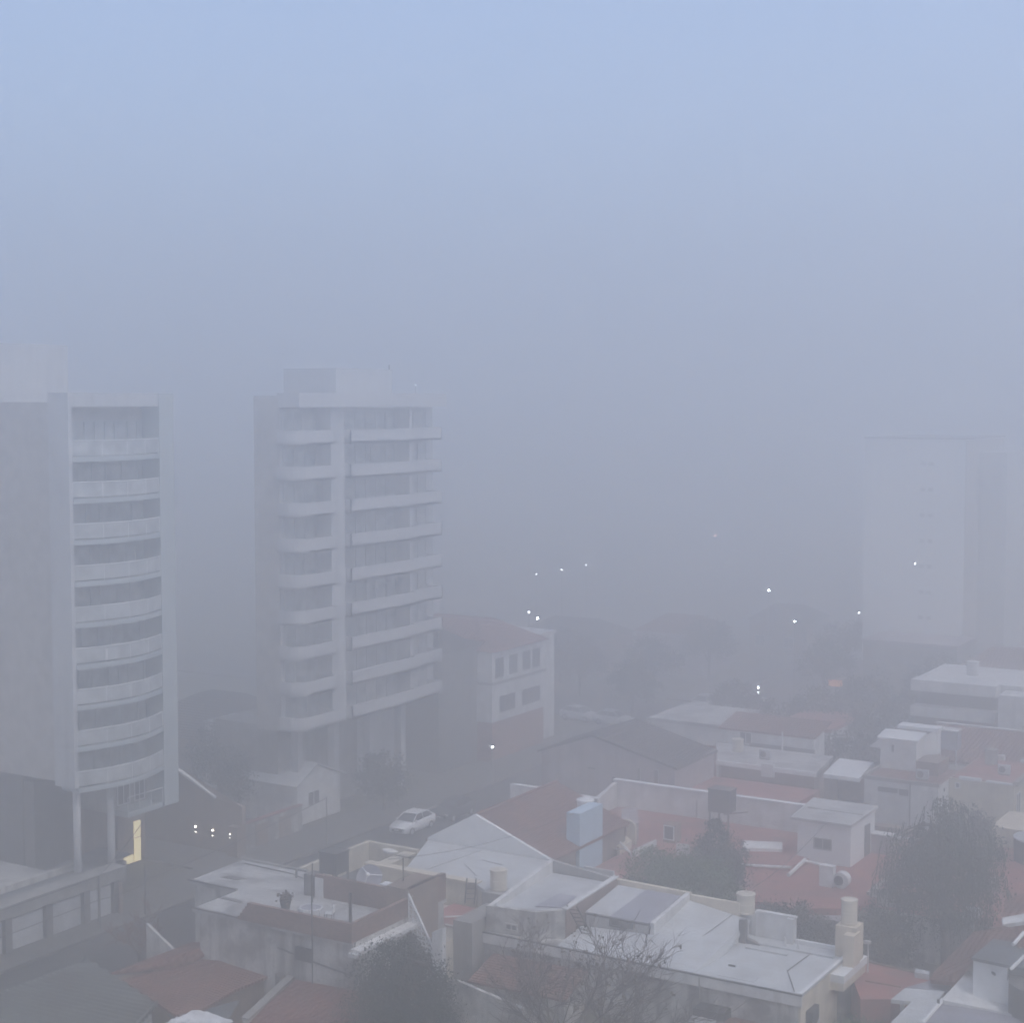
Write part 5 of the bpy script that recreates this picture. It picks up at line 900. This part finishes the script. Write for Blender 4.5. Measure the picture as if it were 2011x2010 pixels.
# ------------------------------------------------------------------ street lamps, poles, signals, cables
def lamp(lab, x, y, h, m, r, grp='lit street lamps in the fog', arm=(0.0, 0.0)):
    t = thing('street_lamp', lab, 'street lamp', (x, y, 0), 0, grp)
    MB().tube((x, y, 0), (x, y, h+.1), 0.09, 0.06, 8).tube((x, y, h+.1), (x+arm[0], y+arm[1], h+.2), 0.05).build('pole', 'concrete', t)
    hd = MB().box(x+arm[0]-.3, x+arm[0]+.3, y+arm[1]-.2, y+arm[1]+.2, h+.16, h+.26).build('head', 'iron', t); MB().ball((x+arm[0], y+arm[1], h), r, 6).build('bulb', m, hd); return t
x, y, z = (-72.6, 116.8, 3.19); lamp('lit street lamp before the tall striped red and white house', x, y, z, 'lamp_white', 0.11)
for px_, m_, r, lab in (((-89.44, 153.44, 9), 'lamp_white', .16, 'brighter lower one of two close white street lamps at centre'), ((-92.91, 157.43, 9), 'lamp_dim', .15, 'weaker upper one of two close white street lamps at centre'),
    ((-112.86, 193.19, 9), 'lamp_dim', .12, 'faintest, leftmost of three lamps in a rising row at centre'), ((-112.84, 200.4, 9), 'lamp_dim', .19, 'middle of three faint lamps in a rising row at centre'), ((-112.95, 207.95, 9), 'lamp_dim', .17, 'rightmost of three faint lamps in a rising row at centre'),
    ((-113.26, 255.26, 10), 'lamp_red', .25, 'reddish faint lamp, highest of the lights right of centre'), ((-77.6, 191.73, 9), 'lamp_white', .18, 'brightest single street lamp right of centre'), ((-64.06, 165.87, 9), 'lamp_white', .13, 'street lamp below and right of the brightest one'),
    ((-60.46, 176.53, 9), 'lamp_dim', .14, 'weak street lamp touching the left edge of the pale right tower')):
    lamp(lab, px_[0], px_[1], px_[2], m_, r)
wl = win(tc, 'Y', 172.3, -52.9, -52.6, 15.2, 15.6, pane='lamp_dim', bars=0, frame='tower_grey')
wl2 = MB().ball((-79.6, 115.5, 34.5), 0.045, 6).build('beacon', 'lamp_dim', tb)
ts = thing('traffic_light', 'traffic light showing two bright white lamps one above the other', 'traffic light', (-62.3, 151.3, 0))
x, y, z = (-62.27, 151.3, 3.81)
MB().tube((x+.15, y+.2, 0), (x+.15, y+.2, z+.9), 0.08).build('pole', 'iron', ts); hb = MB().box(x-.2, x+.35, y, y+.3, z-.75, z+.75).build('housing', 'iron', ts)
for dz in (.27, -.27): MB().ball((x, y-.02, z+dz), 0.11, 6).build('lamp', 'lamp_white', hb)
os_ = thing('sign', 'glowing orange shop sign faint in the fog at centre right', 'sign', (-60, 168, 0))
x, y, z = (-57.99, 162, 3.32)
MB().box(x-.75, x+.75, y, y+.2, z-.35, z+.3).build('panel', 'lamp_orange', os_); MB().box(x-.9, x+.9, y-.1, y+.35, z+.32, z+.5).build('canopy', 'mauve_wall', os_); MB().tube((x, y+.3, 0), (x, y+.3, z+.3), 0.08).build('pole', 'iron', os_)
def pole(lab, x, y, h, r=0.1, m='dark_concrete', grp=None, arm=False):
    t = thing('utility_pole', lab, 'utility pole', (x, y, 0), 0, grp); MB().tube((x, y, 0), (x, y, h), r, r*.7, 8).build('pole', m, t)
    if arm: MB().box(x-.05, x+.05, y-.7, y+.7, h-.4, h-.3).build('crossarm', m, t)
    return t
x, y, z = (-73.1, 71.05, 3.45); pole('thin dark utility pole at the kerb before the roller-panel workshop', x, y, z)
x, y, z = (-72.6, 74.55, 3.36); pole('slender pole right of the workshop, below the lit tower entrance', x, y, z, 0.07)
x, y, z = (-74.2, 73.97, 2.09); pole('thick short pole at the corner of the roller-panel workshop', x, y, z, 0.17, 'brown_wall')
x, y, z = (-72.6, 90.27, 1.68); pole('pale pole on the pavement before the low garden wall with terracotta patches', x, 93.5, 3.8, 0.06, 'concrete')
def cable(lab, pts, sag, r=0.03):
    m_ = MB(); out = []
    for a, b in zip(pts, pts[1:]):
        a, b = P(a), P(b); out += [a+(b-a)*k/10-P((0, 0, sag*4*(k/10)*(1-k/10))) for k in range(11)]
    m_.path(out, r, 4); return tag(m_.build('cable', 'iron'), lab, 'cable', 'cables strung along the street')
z1 = (-73.1, 71.05, 3.45); z2 = (-72.6, 74.55, 3.36)
cable('upper cable strung above the workshop roof to the tower entrance', [(-73.1, 50, z1[2]+.2), z1, (-77.0, 79.0, 4.6)], 0.15)
cable('lower cable strung below the first along the workshop', [(-73.1, 50, z1[2]-1.6), (-73.1, z1[1], z1[2]-1.5), (-72.6, z2[1], z2[2]-1.2)], 0.12)
cable('long sagging cable crossing from the T aerial to the pale blue block', [(-50.6, 70.6, 8.0), (-48.6, 88.0, 7.0)], 0.5, 0.02)
cable('thin cable sagging over the white roof towards the cube room', [(-34.8, 82.9, 5.4), (-35.5, 98.2, 6.0)], 0.4, 0.02)
cable('cable running from the slender pole up the street past the brown wall', [(-72.6, z2[1], z2[2]-1.0), (-72.6, 93.5, 3.7)], 0.2)
nb = thing('shed', 'stained white lean-to wall piece beside the slender pole and red tile strip', 'shed', (-61.5, 66.5, 0))
a, b, c = (-63, 64.74, 3.94), (-60.2, 63.5, 3.78), (-63, 64.95, 2.52)
MB().prism([(a[0], a[1], a[2]), (a[0]+2.6, a[1]-0.2, c[2]+.1), (a[0]+2.6, a[1], c[2]+.1), (a[0], a[1]+.2, a[2])], 0).build('wall', 'stained_wall', nb)

# ------------------------------------------------------------------ haze
hz = MB().box(-1700, 1700, -1700, 1700, -1.4, 72.0); h = hz.build('haze', 'dark'); h.data.materials.clear()
hm = bpy.data.materials.new('haze'); hm.use_nodes = True; N = hm.node_tree.nodes; N.clear(); o = N.new('ShaderNodeOutputMaterial'); v = N.new('ShaderNodeVolumePrincipled')
v.inputs['Color'].default_value = (0.996, 0.982, 0.971, 1); v.inputs['Density'].default_value = 0.0124; v.inputs['Anisotropy'].default_value = 0.8
hm.node_tree.links.new(v.outputs[0], o.inputs['Volume']); h.data.materials.append(hm); tag(h, None, None, kind='stuff')

# ------------------------------------------------------------------ sky, sun, camera
EL, ROT = math.radians(60), math.radians(112)
w = bpy.data.worlds.new('World'); sc.world = w; w.use_nodes = True; nt = w.node_tree; bg = nt.nodes['Background']; sk = nt.nodes.new('ShaderNodeTexSky')
sk.sky_type = 'NISHITA'; sk.sun_disc = False; sk.sun_elevation = EL; sk.sun_rotation = ROT; sk.air_density = 0.75; sk.dust_density = 1.9; sk.ozone_density = 0.5
nt.links.new(sk.outputs[0], bg.inputs[0]); bg.inputs[1].default_value = 0.1
su = bpy.data.lights.new('sun', 'SUN'); su.energy = 0.5; su.angle = math.radians(30); su.color = (0.97, 1.0, 0.97); so = bpy.data.objects.new('sun', su); col.objects.link(so)
sd = P((math.sin(ROT)*math.cos(EL), math.cos(ROT)*math.cos(EL), math.sin(EL))); so.rotation_euler = sd.to_track_quat('Z', 'Y').to_euler()
cd = bpy.data.cameras.new('camera'); cam = bpy.data.objects.new('camera', cd); col.objects.link(cam); sc.camera = cam
cd.sensor_width = 36; cd.lens = 36*3159/2011; cd.clip_end = 6000; cd.clip_start = 0.5; cam.location = (0, 0, 33)
yaw, pitch = math.atan(1910/3159), math.atan(215/3159)
fw = P((-math.sin(yaw)*math.cos(pitch), math.cos(yaw)*math.cos(pitch), -math.sin(pitch))); cam.rotation_euler = fw.to_track_quat('-Z', 'Y').to_euler()
sc.render.engine = 'CYCLES'; sc.cycles.max_bounces = 14; sc.cycles.diffuse_bounces = 3; sc.cycles.glossy_bounces = 2; sc.cycles.volume_bounces = 12; sc.cycles.use_denoising = True
sc.cycles.sample_clamp_indirect = 4.0; sc.cycles.volume_step_rate = 4
sc.view_settings.view_transform = 'Standard'; sc.view_settings.look = 'None'; sc.view_settings.exposure = 1.45; sc.view_settings.gamma = 1.0
